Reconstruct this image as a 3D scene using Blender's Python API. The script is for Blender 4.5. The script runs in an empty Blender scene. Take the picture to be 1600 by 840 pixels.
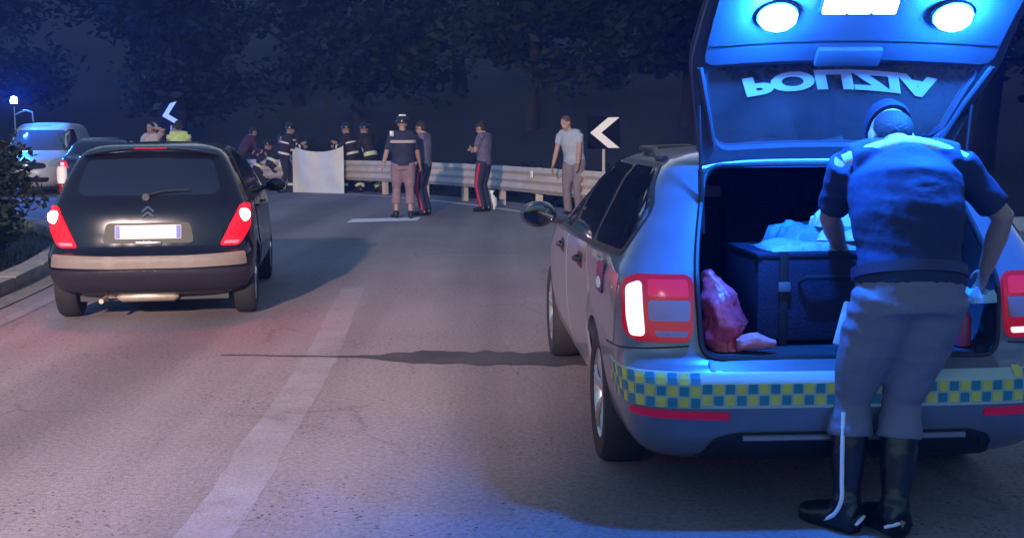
import bpy, bmesh, math, random
import numpy as np
from mathutils import Vector, Matrix, noise

R = math.radians
scene = bpy.context.scene
COL = scene.collection
random.seed(7)

# ------------------------------------------------------------------ camera, world, sun, exposure
FPX, PITCH, CAMH, ROLL = 1900.0, 0.1127, 1.54, -0.0060
cam_d = bpy.data.cameras.new('camera')
cam = bpy.data.objects.new('camera', cam_d)
COL.objects.link(cam)
cam_d.sensor_width = 36.0
cam_d.lens = FPX / 1600.0 * 36.0
cam_d.clip_start = 0.05
cam_d.clip_end = 2000.0
cam.matrix_world = Matrix.Translation((0, 0, CAMH)) @ Matrix.Rotation(math.pi / 2 - PITCH, 4, 'X') @ Matrix.Rotation(ROLL, 4, 'Z')
scene.camera = cam

SUN_EL, SUN_AZ = 3.0, 20.0             # last dusk glow beyond the wooded hill
world = bpy.data.worlds.new('World')
scene.world = world
world.use_nodes = True
wn = world.node_tree
wn.nodes.clear()
w_out = wn.nodes.new('ShaderNodeOutputWorld')
w_bg = wn.nodes.new('ShaderNodeBackground')
w_sky = wn.nodes.new('ShaderNodeTexSky')
w_sky.sky_type = 'NISHITA'
w_sky.sun_disc = False
w_sky.sun_elevation = R(SUN_EL)
w_sky.sun_rotation = R(SUN_AZ)
w_sky.air_density = 1.0
w_sky.dust_density = 2.0
w_sky.ozone_density = 2.5
w_bg.inputs['Strength'].default_value = 0.12
wn.links.new(w_sky.outputs[0], w_bg.inputs['Color'])
wn.links.new(w_bg.outputs[0], w_out.inputs['Surface'])

sun_d = bpy.data.lights.new('sun', 'SUN')
sun_d.energy = 0.06
sun_d.angle = R(6)
sun_d.color = (1.0, 0.74, 0.62)
sun = bpy.data.objects.new('sun', sun_d)
COL.objects.link(sun)
sd = Vector((math.sin(R(SUN_AZ)) * math.cos(R(SUN_EL)), math.cos(R(SUN_AZ)) * math.cos(R(SUN_EL)), math.sin(R(SUN_EL))))
sun.rotation_euler = sd.to_track_quat('Z', 'Y').to_euler()

# unseen warm lamp inferred behind left of the viewer, aimed down the left lane
fl_d = bpy.data.lights.new('unseen_floodlight', 'SPOT')
fl_d.energy = 6500.0
fl_d.color = (1.0, 0.76, 0.66)
fl_d.spot_size = R(37)
fl_d.spot_blend = 0.6
fl_d.shadow_soft_size = 0.22
fl_o = bpy.data.objects.new('unseen_floodlight', fl_d)
COL.objects.link(fl_o)
fl_o.location = (-4.4, -9.0, 6.2)
fl_o.rotation_euler = (R(90 - 16.0), 0, R(-1.0))

scene.view_settings.view_transform = 'Standard'
scene.view_settings.look = 'None'
scene.view_settings.gamma = 1.0
scene.view_settings.use_curve_mapping = False
scene.view_settings.exposure = 2.3
scene.cycles.use_denoising = True
scene.cycles.max_bounces = 5
scene.cycles.diffuse_bounces = 3
scene.cycles.glossy_bounces = 3
scene.cycles.transparent_max_bounces = 6
scene.cycles.caustics_reflective = False
scene.cycles.caustics_refractive = False
scene.cycles.use_adaptive_sampling = True
scene.cycles.adaptive_threshold = 0.025
scene.cycles.sample_clamp_indirect = 6.0
scene.cycles.volume_bounces = 0

# ------------------------------------------------------------------ helpers
def gp(px, py):
    """ground point (flat z=0) met by looking through a pixel of the 1600 x 840 picture"""
    x, y = px - 800.0, py - 420.0
    c, s = math.cos(ROLL), math.sin(ROLL)
    X, Y = x * c + y * s, -x * s + y * c
    d = Vector((X / FPX, math.cos(PITCH) - (Y / FPX) * math.sin(PITCH), -math.sin(PITCH) - (Y / FPX) * math.cos(PITCH)))
    t = -CAMH / d.z
    return (d.x * t, d.y * t)

MATS = {}
def mat(name, col, rough=0.6, metal=0.0, vary=0.0, vscale=8.0, bump=0.0, bscale=60.0, emit=None, estr=0.0, spec=0.5, trans=0.0, coat=0.0, col2=None, sheen=0.0):
    if name in MATS:
        return MATS[name]
    m = bpy.data.materials.new(name)
    m.use_nodes = True
    nt = m.node_tree
    b = nt.nodes['Principled BSDF']
    b.inputs['Base Color'].default_value = (*col, 1)
    b.inputs['Roughness'].default_value = rough
    b.inputs['Metallic'].default_value = metal
    b.inputs['Specular IOR Level'].default_value = spec
    b.inputs['Transmission Weight'].default_value = trans
    b.inputs['Coat Weight'].default_value = coat
    b.inputs['Sheen Weight'].default_value = sheen
    if emit:
        b.inputs['Emission Color'].default_value = (*emit, 1)
        b.inputs['Emission Strength'].default_value = estr
    tc = None
    if vary or bump:
        tc = nt.nodes.new('ShaderNodeTexCoord')
    if vary:
        n = nt.nodes.new('ShaderNodeTexNoise')
        n.inputs['Scale'].default_value = vscale
        n.inputs['Detail'].default_value = 6
        n.inputs['Roughness'].default_value = 0.65
        nt.links.new(tc.outputs['Object'], n.inputs['Vector'])
        r = nt.nodes.new('ShaderNodeValToRGB')
        c2 = col2 or tuple(min(1, c * (1 + vary)) for c in col)
        c1 = tuple(c * (1 - vary) for c in col)
        r.color_ramp.elements[0].position = 0.3
        r.color_ramp.elements[0].color = (*c1, 1)
        r.color_ramp.elements[1].position = 0.7
        r.color_ramp.elements[1].color = (*c2, 1)
        nt.links.new(n.outputs['Fac'], r.inputs['Fac'])
        nt.links.new(r.outputs['Color'], b.inputs['Base Color'])
    if bump:
        n2 = nt.nodes.new('ShaderNodeTexNoise')
        n2.inputs['Scale'].default_value = bscale
        n2.inputs['Detail'].default_value = 4
        nt.links.new(tc.outputs['Object'], n2.inputs['Vector'])
        bp = nt.nodes.new('ShaderNodeBump')
        bp.inputs['Strength'].default_value = bump
        bp.inputs['Distance'].default_value = 0.02
        nt.links.new(n2.outputs['Fac'], bp.inputs['Height'])
        nt.links.new(bp.outputs['Normal'], b.inputs['Normal'])
    MATS[name] = m
    return m

def link(o, parent=None):
    COL.objects.link(o)
    if parent is not None:
        o.parent = parent
    return o

def tag(o, label=None, cat=None, group=None, kind=None):
    if label: o['label'] = label
    if cat: o['category'] = cat
    if group: o['group'] = group
    if kind: o['kind'] = kind
    return o

def empty(name, loc=(0, 0, 0), rz=0.0):
    o = bpy.data.objects.new(name, None)
    o.empty_display_size = 0.1
    o.location = loc
    o.rotation_euler = (0, 0, rz)
    return link(o)

def finish(bm, sharp=40.0, smooth=True):
    bmesh.ops.recalc_face_normals(bm, faces=bm.faces)
    if smooth:
        for f in bm.faces:
            f.smooth = True
        lim = R(sharp)
        for e in bm.edges:
            if len(e.link_faces) == 2 and e.calc_face_angle(0) > lim:
                e.smooth = False

def obj(name, bm, m, parent=None, sharp=40.0, smooth=True, fin=True):
    if fin:
        finish(bm, sharp, smooth)
    me = bpy.data.meshes.new(name)
    bm.to_mesh(me)
    bm.free()
    for mm in (m if isinstance(m, (list, tuple)) else [m]):
        me.materials.append(mm)
    return link(bpy.data.objects.new(name, me), parent)

def pyobj(name, v, f, m, parent=None, sharp=40.0, smooth=True):
    bm = bmesh.new()
    vs = [bm.verts.new(p) for p in v]
    for q in f:
        try:
            bm.faces.new([vs[i] for i in q])
        except ValueError:
            pass
    return obj(name, bm, m, parent, sharp, smooth)

def box(bm, c, s, rot=None, bev=0.0):
    """box of full size s at c"""
    g = bmesh.ops.create_cube(bm, size=1.0)
    vs = g['verts']
    for v in vs:
        v.co = Vector((v.co.x * s[0], v.co.y * s[1], v.co.z * s[2]))
    if bev:
        es = list({e for v in vs for e in v.link_edges})
        r = bmesh.ops.bevel(bm, geom=es, offset=bev, segments=2, affect='EDGES', profile=0.6)
        vs = list({v for f in r['faces'] for v in f.verts} | {v for v in vs if v.is_valid})
    for v in vs:
        co = v.co.copy()
        if rot is not None:
            co = rot @ co
        v.co = co + Vector(c)
    return vs

def boxobj(name, c, s, m, parent=None, rot=None, bev=0.0):
    bm = bmesh.new()
    box(bm, c, s, rot, bev)
    return obj(name, bm, m, parent)

def catmull(P, n=8, closed=False):
    P = [Vector(p) for p in P]
    out = []
    N = len(P)
    last = N if closed else N - 1
    for i in range(last):
        if closed:
            p0, p1, p2, p3 = P[i - 1], P[i], P[(i + 1) % N], P[(i + 2) % N]
        else:
            p1, p2 = P[i], P[i + 1]
            p0 = P[i - 1] if i > 0 else p1 * 2 - p2
            p3 = P[i + 2] if i + 2 < N else p2 * 2 - p1
        for k in range(n):
            t = k / n
            out.append(0.5 * ((2 * p1) + (p2 - p0) * t + (2 * p0 - 5 * p1 + 4 * p2 - p3) * t * t + (3 * p1 - p0 - 3 * p2 + p3) * t ** 3))
    if not closed:
        out.append(P[-1])
    return out

def tube(bm, pts, rad, seg=10, ref=None, cap=True, closed=False):
    """loft with round or elliptic rings; rad: one (ra, rb) or radius per point; ra runs along ref"""
    pts = [Vector(p) for p in pts]
    if not isinstance(rad, (list, tuple)) or (isinstance(rad, tuple) and len(rad) == 2 and len(pts) != 2):
        rad = [rad] * len(pts)
    rings = []
    prev = None
    n = len(pts)
    for i, p in enumerate(pts):
        if closed:
            t = (pts[(i + 1) % n] - pts[i - 1])
        else:
            t = pts[min(i + 1, n - 1)] - pts[max(i - 1, 0)]
        if t.length < 1e-9:
            t = Vector((0, 0, 1))
        t.normalize()
        a = Vector(ref) if ref is not None else prev
        if a is None:
            a = Vector((1, 0, 0)) if abs(t.x) < 0.8 else Vector((0, 1, 0))
        a = a - t * a.dot(t)
        if a.length < 1e-6:
            a = t.orthogonal()
        a.normalize()
        prev = a
        b = t.cross(a)
        r = rad[i]
        ra, rb = r if isinstance(r, (list, tuple)) else (r, r)
        rings.append([bm.verts.new(p + a * (ra * math.cos(2 * math.pi * k / seg)) + b * (rb * math.sin(2 * math.pi * k / seg))) for k in range(seg)])
    m = n if closed else n - 1
    for i in range(m):
        A, B = rings[i], rings[(i + 1) % n]
        for k in range(seg):
            bm.faces.new((A[k], A[(k + 1) % seg], B[(k + 1) % seg], B[k]))
    if cap and not closed:
        bm.faces.new(list(reversed(rings[0])))
        bm.faces.new(rings[-1])
    return rings

def lathe(bm, prof, axis='x', seg=28, c=(0, 0, 0), closed=False):
    """prof: list of (r, h) revolved about an axis through c"""
    rings = []
    for r, h in prof:
        ring = []
        for k in range(seg):
            a = 2 * math.pi * k / seg
            u, v = r * math.cos(a), r * math.sin(a)
            co = {'x': (h, u, v), 'y': (u, h, v), 'z': (u, v, h)}[axis]
            ring.append(bm.verts.new(Vector(co) + Vector(c)))
        rings.append(ring)
    m = len(rings) if closed else len(rings) - 1
    for i in range(m):
        A, B = rings[i], rings[(i + 1) % len(rings)]
        for k in range(seg):
            bm.faces.new((A[k], A[(k + 1) % seg], B[(k + 1) % seg], B[k]))
    if not closed:
        for ring in (rings[0], rings[-1]):
            bm.faces.new(ring)

def ellipsoid(bm, c, r, rot=None, u=14, v=10):
    g = bmesh.ops.create_uvsphere(bm, u_segments=u, v_segments=v, radius=1.0)
    for vt in g['verts']:
        co = Vector((vt.co.x * r[0], vt.co.y * r[1], vt.co.z * r[2]))
        if rot is not None:
            co = rot @ co
        vt.co = co + Vector(c)

def evaluated(me, mods):
    """run modifiers over a mesh in a throw-away object and give back the new mesh"""
    o = bpy.data.objects.new('work', me)
    COL.objects.link(o)
    mods(o)
    dg = bpy.context.evaluated_depsgraph_get()
    new = bpy.data.meshes.new_from_object(o.evaluated_get(dg))
    bpy.data.objects.remove(o)
    return new

def blend(name, bm, voxel, m, parent=None, smooth=3, fac=0.5):
    """melt overlapping lofts into one continuous surface"""
    me = bpy.data.meshes.new(name)
    bm.to_mesh(me)
    bm.free()
    def mods(o):
        r = o.modifiers.new('r', 'REMESH')
        r.mode = 'VOXEL'
        r.voxel_size = voxel
        r.use_smooth_shade = True
        s = o.modifiers.new('s', 'SMOOTH')
        s.factor = fac
        s.iterations = smooth
    new = evaluated(me, mods)
    new.name = name
    new.materials.clear()
    for mm in (m if isinstance(m, (list, tuple)) else [m]):
        new.materials.append(mm)
    new.polygons.foreach_set('use_smooth', [True] * len(new.polygons))
    return link(bpy.data.objects.new(name, new), parent)

def copy_tree(o, parent=None):
    c = o.copy()
    COL.objects.link(c)
    c.parent = parent
    for ch in list(o.children):
        copy_tree(ch, c)
    return c

def chaikin(P, it=2):
    for _ in range(it):
        Q = []
        for i in range(len(P)):
            a, b = P[i], P[(i + 1) % len(P)]
            Q += [(a[0] * .75 + b[0] * .25, a[1] * .75 + b[1] * .25), (a[0] * .25 + b[0] * .75, a[1] * .25 + b[1] * .75)]
        P = Q
    return P

def rnd_poly(P, r=0.04, n=4):
    """round each corner of a polygon with about radius r"""
    out = []
    N = len(P)
    for i in range(N):
        p = Vector((P[i][0], P[i][1])); a = Vector(P[i - 1][:2]) - p; b = Vector(P[(i + 1) % N][:2]) - p
        d = min(r, a.length * .45, b.length * .45)
        s, e = p + a.normalized() * d, p + b.normalized() * d
        for k in range(n + 1):
            t = k / n
            q = s * (1 - t) ** 2 + p * 2 * t * (1 - t) + e * t * t
            out.append((q.x, q.y))
    return out

def patch(name, pts, fmap, off, thick, m, parent=None, lmax=0.12, sharp=40):
    """a panel with edges laid on a surface: pts in surface parameters, fmap(a, b, off) gives the point"""
    bm = bmesh.new()
    f = bm.faces.new([bm.verts.new((p[0], p[1], 0)) for p in pts])
    bmesh.ops.triangulate(bm, faces=[f])
    for _ in range(5):
        L = [e for e in bm.edges if e.calc_length() > lmax]
        if not L:
            break
        bmesh.ops.subdivide_edges(bm, edges=L, cuts=1)
        bmesh.ops.triangulate(bm, faces=[q for q in bm.faces if len(q.verts) > 3])
    be = [e for e in bm.edges if e.is_boundary]
    ret = bmesh.ops.extrude_edge_only(bm, edges=be)
    low = {v for v in ret['geom'] if isinstance(v, bmesh.types.BMVert)}
    for v in bm.verts:
        v.co = Vector(fmap(v.co.x, v.co.y, off - thick if v in low else off))
    return obj(name, bm, m, parent, sharp)

# ------------------------------------------------------------------ materials
def asphalt_material():
    m = bpy.data.materials.new('worn_asphalt')
    m.use_nodes = True
    nt = m.node_tree
    b = nt.nodes['Principled BSDF']
    tc = nt.nodes.new('ShaderNodeTexCoord')
    def noi(scale, det=5, rough=0.6):
        n = nt.nodes.new('ShaderNodeTexNoise')
        n.inputs['Scale'].default_value = scale
        n.inputs['Detail'].default_value = det
        n.inputs['Roughness'].default_value = rough
        nt.links.new(tc.outputs['Object'], n.inputs['Vector'])
        return n
    def ramp(src, p0, c0, p1, c1):
        r = nt.nodes.new('ShaderNodeValToRGB')
        r.color_ramp.elements[0].position = p0
        r.color_ramp.elements[0].color = (*c0, 1)
        r.color_ramp.elements[1].position = p1
        r.color_ramp.elements[1].color = (*c1, 1)
        nt.links.new(src, r.inputs['Fac'])
        return r
    def mix(kind, fac, a, c):
        x = nt.nodes.new('ShaderNodeMixRGB')
        x.blend_type = kind
        if isinstance(fac, float):
            x.inputs[0].default_value = fac
        else:
            nt.links.new(fac, x.inputs[0])
        nt.links.new(a, x.inputs[1])
        nt.links.new(c, x.inputs[2])
        return x
    big = ramp(noi(0.35, 6, 0.6).outputs['Fac'], 0.3, (0.26, 0.208, 0.212), 0.72, (0.35, 0.285, 0.285))
    # worn wheel tracks run with the road
    sep = nt.nodes.new('ShaderNodeMapping')
    sep.inputs['Scale'].default_value = (1.1, 0.05, 1)
    sep.inputs['Rotation'].default_value = (0, 0, R(-5))
    nt.links.new(tc.outputs['Object'], sep.inputs['Vector'])
    tr = nt.nodes.new('ShaderNodeTexNoise')
    tr.inputs['Scale'].default_value = 1.0
    tr.inputs['Detail'].default_value = 3
    nt.links.new(sep.outputs[0], tr.inputs['Vector'])
    trk = ramp(tr.outputs['Fac'], 0.38, (0.66, 0.66, 0.68), 0.62, (1.10, 1.10, 1.10))
    c1 = mix('MULTIPLY', 0.9, big.outputs[0], trk.outputs[0])
    grain = ramp(noi(38, 6, 0.8).outputs['Fac'], 0.36, (0.50, 0.50, 0.50), 0.60, (1.15, 1.15, 1.15))
    c2 = mix('MULTIPLY', 0.8, c1.outputs[0], grain.outputs[0])
    # dark open-textured aggregate in ragged areas
    vor = nt.nodes.new('ShaderNodeTexVoronoi')
    vor.inputs['Scale'].default_value = 36
    nt.links.new(tc.outputs['Object'], vor.inputs['Vector'])
    vd = ramp(vor.outputs['Distance'], 0.22, (1, 1, 1), 0.33, (0, 0, 0))
    spot = ramp(noi(17, 4, 0.7).outputs['Fac'], 0.50, (0, 0, 0), 0.56, (1, 1, 1))
    area = ramp(noi(0.8, 4, 0.6).outputs['Fac'], 0.42, (0, 0, 0), 0.58, (1, 1, 1))
    f1 = mix('MULTIPLY', 1.0, vd.outputs[0], spot.outputs[0])
    f2 = mix('MULTIPLY', 1.0, f1.outputs[0], area.outputs[0])
    dk = nt.nodes.new('ShaderNodeRGB')
    dk.outputs[0].default_value = (0.035, 0.03, 0.033, 1)
    c3 = mix('MIX', f2.outputs[0], c2.outputs[0], dk.outputs[0])
    # fine wandering cracks
    wob = mix('ADD', 0.35, tc.outputs['Object'], noi(1.3, 5, 0.7).outputs['Color'])
    cv = nt.nodes.new('ShaderNodeTexVoronoi')
    cv.feature = 'DISTANCE_TO_EDGE'
    cv.inputs['Scale'].default_value = 0.55
    nt.links.new(wob.outputs[0], cv.inputs['Vector'])
    cr = ramp(cv.outputs['Distance'], 0.003, (1, 1, 1), 0.010, (0, 0, 0))
    cm = ramp(noi(0.6, 3, 0.5).outputs['Fac'], 0.50, (0, 0, 0), 0.60, (0.35, 0.35, 0.35))
    cf = mix('MULTIPLY', 1.0, cr.outputs[0], cm.outputs[0])
    c4 = mix('MIX', cf.outputs[0], c3.outputs[0], dk.outputs[0])
    nt.links.new(c4.outputs[0], b.inputs['Base Color'])
    b.inputs['Roughness'].default_value = 0.75
    b.inputs['Specular IOR Level'].default_value = 0.35
    bp = nt.nodes.new('ShaderNodeBump')
    bp.inputs['Strength'].default_value = 0.5
    bp.inputs['Distance'].default_value = 0.012
    nt.links.new(noi(95, 4, 0.7).outputs['Fac'], bp.inputs['Height'])
    nt.links.new(bp.outputs['Normal'], b.inputs['Normal'])
    return m

def worn_paint_material(name, paint, keep):
    """the same asphalt with line paint or a dark tone, broken up in patches and grains"""
    m = asphalt_material()
    m.name = name
    nt = m.node_tree
    bsdf = nt.nodes['Principled BSDF']
    src = bsdf.inputs['Base Color'].links[0].from_socket
    tc = nt.nodes.new('ShaderNodeTexCoord')
    masks = []
    for scale, rough, lo, hi in ((2.2, 0.7, 0.30, 0.72), (42.0, 0.8, 0.28, 0.66)):
        n = nt.nodes.new('ShaderNodeTexNoise')
        n.inputs['Scale'].default_value = scale
        n.inputs['Detail'].default_value = 7
        n.inputs['Roughness'].default_value = rough
        nt.links.new(tc.outputs['Object'], n.inputs['Vector'])
        r = nt.nodes.new('ShaderNodeValToRGB')
        r.color_ramp.elements[0].position = lo + 0.25 * (0.5 - keep)
        r.color_ramp.elements[1].position = hi + 0.25 * (0.5 - keep)
        nt.links.new(n.outputs['Fac'], r.inputs['Fac'])
        masks.append(r.outputs[0])
    mm = nt.nodes.new('ShaderNodeMixRGB')
    mm.blend_type = 'SCREEN' if keep > 0.6 else 'MULTIPLY'
    mm.inputs[0].default_value = 0.85
    nt.links.new(masks[0], mm.inputs[1])
    nt.links.new(masks[1], mm.inputs[2])
    x = nt.nodes.new('ShaderNodeMixRGB')
    x.inputs[2].default_value = (*paint, 1)
    nt.links.new(mm.outputs[0], x.inputs[0])
    nt.links.new(src, x.inputs[1])
    nt.links.new(x.outputs[0], bsdf.inputs['Base Color'])
    return m

def leaf_material(name, c1, c2):
    m = bpy.data.materials.new(name)
    m.use_nodes = True
    nt = m.node_tree
    b = nt.nodes['Principled BSDF']
    g = nt.nodes.new('ShaderNodeNewGeometry')
    r = nt.nodes.new('ShaderNodeValToRGB')
    r.color_ramp.elements[0].color = (*c1, 1)
    r.color_ramp.elements[1].color = (*c2, 1)
    nt.links.new(g.outputs['Random Per Island'], r.inputs['Fac'])
    nt.links.new(r.outputs[0], b.inputs['Base Color'])
    b.inputs['Roughness'].default_value = 0.7
    b.inputs['Specular IOR Level'].default_value = 0.25
    return m

def glass_material(name, tint, mixv, veil=0.1):
    m = bpy.data.materials.new(name)
    m.use_nodes = True
    nt = m.node_tree
    nt.nodes.remove(nt.nodes['Principled BSDF'])
    t = nt.nodes.new('ShaderNodeBsdfTransparent')
    t.inputs[0].default_value = (*tint, 1)
    g = nt.nodes.new('ShaderNodeBsdfGlossy')
    g.inputs['Roughness'].default_value = 0.04
    x = nt.nodes.new('ShaderNodeMixShader')
    x.inputs[0].default_value = mixv
    nt.links.new(t.outputs[0], x.inputs[1])
    nt.links.new(g.outputs[0], x.inputs[2])
    # pale diffuse film added so the glass takes on the blue glare
    d = nt.nodes.new('ShaderNodeBsdfDiffuse')
    d.inputs[0].default_value = (0.42, 0.42, 0.44, 1)
    tc = nt.nodes.new('ShaderNodeTexCoord')
    n = nt.nodes.new('ShaderNodeTexNoise')
    n.inputs['Scale'].default_value = 4.0
    n.inputs['Detail'].default_value = 5
    nt.links.new(tc.outputs['Object'], n.inputs['Vector'])
    mm = nt.nodes.new('ShaderNodeMath')
    mm.operation = 'MULTIPLY'
    mm.inputs[1].default_value = veil * 2
    nt.links.new(n.outputs['Fac'], mm.inputs[0])
    y = nt.nodes.new('ShaderNodeMixShader')
    nt.links.new(mm.outputs[0], y.inputs[0])
    nt.links.new(x.outputs[0], y.inputs[1])
    nt.links.new(d.outputs[0], y.inputs[2])
    nt.links.new(y.outputs[0], nt.nodes['Material Output'].inputs[0])
    return m

M_asph = asphalt_material()
M_line = worn_paint_material('worn_line_paint', (0.40, 0.36, 0.41), 0.58)
M_line2 = worn_paint_material('edge_line_paint', (0.75, 0.72, 0.70), 0.75)
M_darkstrip = worn_paint_material('dark_strip_asphalt', (0.045, 0.04, 0.046), 0.95)
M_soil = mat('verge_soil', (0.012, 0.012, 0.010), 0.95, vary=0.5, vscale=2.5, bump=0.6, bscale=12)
M_conc = mat('kerb_concrete', (0.30, 0.27, 0.24), 0.85, vary=0.35, vscale=5, bump=0.4, bscale=50)
M_gut = mat('gutter_concrete', (0.22, 0.20, 0.18), 0.85, vary=0.35, vscale=4, bump=0.3, bscale=50)
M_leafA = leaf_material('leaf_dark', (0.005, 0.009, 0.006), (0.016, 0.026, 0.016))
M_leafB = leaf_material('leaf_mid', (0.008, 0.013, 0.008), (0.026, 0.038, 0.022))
M_bark = mat('bark', (0.022, 0.018, 0.015), 0.9, vary=0.4, vscale=9, bump=0.6, bscale=25)
M_rail = mat('galvanised_rail', (0.60, 0.51, 0.44), 0.65, 0.05, vary=0.18, vscale=2.2, bump=0.05, bscale=8)
M_reflw = mat('white_reflector', (0.95, 0.95, 0.92), 0.3)
M_black = mat('black_plastic', (0.014, 0.014, 0.016), 0.55, bump=0.08, bscale=200)
M_rubber = mat('tyre_rubber', (0.014, 0.013, 0.013), 0.8, vary=0.3, vscale=20)
M_alloy = mat('alloy_rim', (0.55, 0.55, 0.57), 0.3, 0.85)
M_glassd = mat('dark_window_glass', (0.008, 0.010, 0.016), 0.05, spec=0.9)
M_chrome = mat('bright_trim', (0.7, 0.7, 0.72), 0.2, 1.0)
M_redlens = mat('red_lens', (0.28, 0.004, 0.015), 0.15, spec=0.6, emit=(1.0, 0.01, 0.06), estr=0.045)
M_redlit = mat('lit_red_lens', (0.35, 0.004, 0.01), 0.2, emit=(1.0, 0.004, 0.014), estr=0.36)
M_redhot = mat('tail_bulb', (1, 0.6, 0.5), 0.3, emit=(1.0, 0.055, 0.045), estr=75.0)
M_pink = mat('clear_pink_lens', (0.42, 0.22, 0.27), 0.2)
M_ledw = mat('lit_tail_strip', (0.9, 0.85, 0.85), 0.3, emit=(1.0, 0.90, 0.86), estr=0.22)
M_reflred = mat('red_reflector', (0.45, 0.01, 0.04), 0.25, emit=(1.0, 0.0, 0.1), estr=0.02)  # faint emission added to the reflector, though it is no lamp
M_blueled = mat('blue_beacon_lens', (0.2, 0.4, 1.0), 0.3, emit=(0.010, 0.17, 1.0), estr=460.0)
M_bluefar = mat('far_beacon_lens', (0.2, 0.4, 1.0), 0.3, emit=(0.012, 0.15, 1.0), estr=800.0)
M_whiteled = mat('white_lamp_lens', (0.9, 0.9, 0.9), 0.3, emit=(0.75, 0.92, 1.0), estr=4.0)
M_plate = mat('plate_white', (0.50, 0.48, 0.46), 0.45)
M_plateb = mat('plate_blue', (0.02, 0.05, 0.35), 0.45)

# ------------------------------------------------------------------ the setting: ground, road, kerb, rail
RP = catmull([(4.2, -14, 0), (3.95, -2, 0), (3.75, 6, 0), (3.35, 12, 0), (2.25, 18, 0), (0.36, 22.9, 0), (-1.57, 27, 0), (-4.3, 30.6, 0), (-8.2, 32.8, 0), (-14, 34.3, 0), (-24, 35.2, 0), (-44, 35.5, 0)], 8)
LP = catmull([(-3.0, -14, 0), (-3.6, 0, 0), (-4.2, 9.9, 0), (-4.85, 14.5, 0), (-6.2, 18.5, 0), (-8.9, 22, 0), (-14, 24.4, 0), (-24, 25.6, 0), (-44, 26, 0)], 8)
CP = catmull([(-0.95, -14, 0), (-1.17, 3.2, 0), (-1.24, 6, 0), (-1.31, 8, 0), (-1.47, 10.4, 0), (-1.72, 13.8, 0), (-2.2, 17.8, 0), (-3.4, 21.6, 0), (-6.4, 25.6, 0), (-12, 28.6, 0), (-22, 30, 0)], 8)

def normals2(P):
    out = []
    for i in range(len(P)):
        t = P[min(i + 1, len(P) - 1)] - P[max(i - 1, 0)]
        t.normalize()
        out.append(Vector((t.y, -t.x, 0)))      # to the right of the walking direction
    return out

def offset(P, d, z=0.0):
    return [p + n * d + Vector((0, 0, z)) for p, n in zip(P, normals2(P))]

def ribbon(name, A, B, m, parent=None):
    v = [tuple(p) for p in A] + [tuple(p) for p in B]
    n = len(A)
    return pyobj(name, v, [(i, i + 1, n + i + 1, n + i) for i in range(n - 1)], m, parent, smooth=False)

# the two road edges have different point counts: resample both by arc length
def resample(P, n):
    a = np.array([tuple(p) for p in P]); L = np.r_[0, np.cumsum(np.linalg.norm(np.diff(a, axis=0), axis=1))]
    t = np.linspace(0, L[-1], n)
    return [Vector((np.interp(q, L, a[:, 0]), np.interp(q, L, a[:, 1]), np.interp(q, L, a[:, 2]))) for q in t]
RPn = np.array([(p.x, p.y) for p in RP])
LPn = np.array([(p.x, p.y) for p in LP])
RPx, LPx = np.array([tuple(n)[:2] for n in normals2(RP)]), np.array([tuple(n)[:2] for n in normals2(LP)])
def height(x, y):
    d = np.hypot(RPn[:, 0] - x, RPn[:, 1] - y); i = d.argmin()
    dr = d[i] * (1 if (x - RPn[i, 0]) * RPx[i, 0] + (y - RPn[i, 1]) * RPx[i, 1] > 0 else -1)
    e = np.hypot(LPn[:, 0] - x, LPn[:, 1] - y); j = e.argmin()
    dl = e[j] * (-1 if (x - LPn[j, 0]) * LPx[j, 0] + (y - LPn[j, 1]) * LPx[j, 1] > 0 else 1)
    h = -0.05
    if dr > 2.2:
        h += min(0.30 * (dr - 2.2), 14) + 0.25 * noise.noise(Vector((x * .3, y * .3, 0))) * min(1, dr - 2.2)
    elif dl > 1.0:
        h += min(0.12 * (dl - 1.0), 3) + 0.15 * noise.noise(Vector((x * .4, y * .4, 3))) * min(1, dl - 1.0)
    return h

gs = list(np.arange(-60, 60.1, 1.5))
gy = list(np.arange(-18, 85.1, 1.5))
v = [(x, y, height(x, y)) for y in gy for x in gs]
nx = len(gs)
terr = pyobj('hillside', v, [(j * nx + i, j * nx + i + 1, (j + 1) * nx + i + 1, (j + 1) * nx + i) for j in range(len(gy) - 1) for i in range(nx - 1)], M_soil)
tag(terr, kind='structure')
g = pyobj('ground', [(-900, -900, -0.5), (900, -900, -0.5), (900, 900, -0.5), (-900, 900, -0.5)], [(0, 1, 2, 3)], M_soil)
tag(g, kind='structure')
road = ribbon('road', resample(offset(LP, -0.55), 90), resample(offset(RP, 1.2), 90), M_asph)
tag(road, kind='structure')
CL = resample(CP[:37], 420)
ln = ribbon('centre_line', [p + n_ * (-0.115 + .012 * noise.noise(p * 3) + .010 * noise.noise(p * 21)) + Vector((0, 0, .0015)) for p, n_ in zip(CL, normals2(CL))], [p + n_ * (0.115 + .012 * noise.noise(p * 3 + Vector((9, 0, 0))) + .010 * noise.noise(p * 23)) + Vector((0, 0, .0015)) for p, n_ in zip(CL, normals2(CL))], M_line)
tag(ln, kind='structure')
ln = ribbon('right_edge_line', offset(RP, -0.07, 0.004), offset(RP, 0.09, 0.004), M_line2)
tag(ln, kind='structure')
ln = ribbon('left_edge_line', offset(LP, -0.06, 0.004), offset(LP, 0.06, 0.004), M_line)
tag(ln, kind='structure')
a, b = gp(546, 345), gp(655, 342)
sl = pyobj('stop_line', [(a[0], a[1] - .42, .004), (b[0], b[1] - .42, .004), (b[0], b[1] + .42, .004), (a[0], a[1] + .42, .004)], [(0, 1, 2, 3)], mat('fresh_line_paint', (0.85, 0.83, 0.82), 0.6, vary=0.06))
tag(sl, kind='structure')
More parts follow.
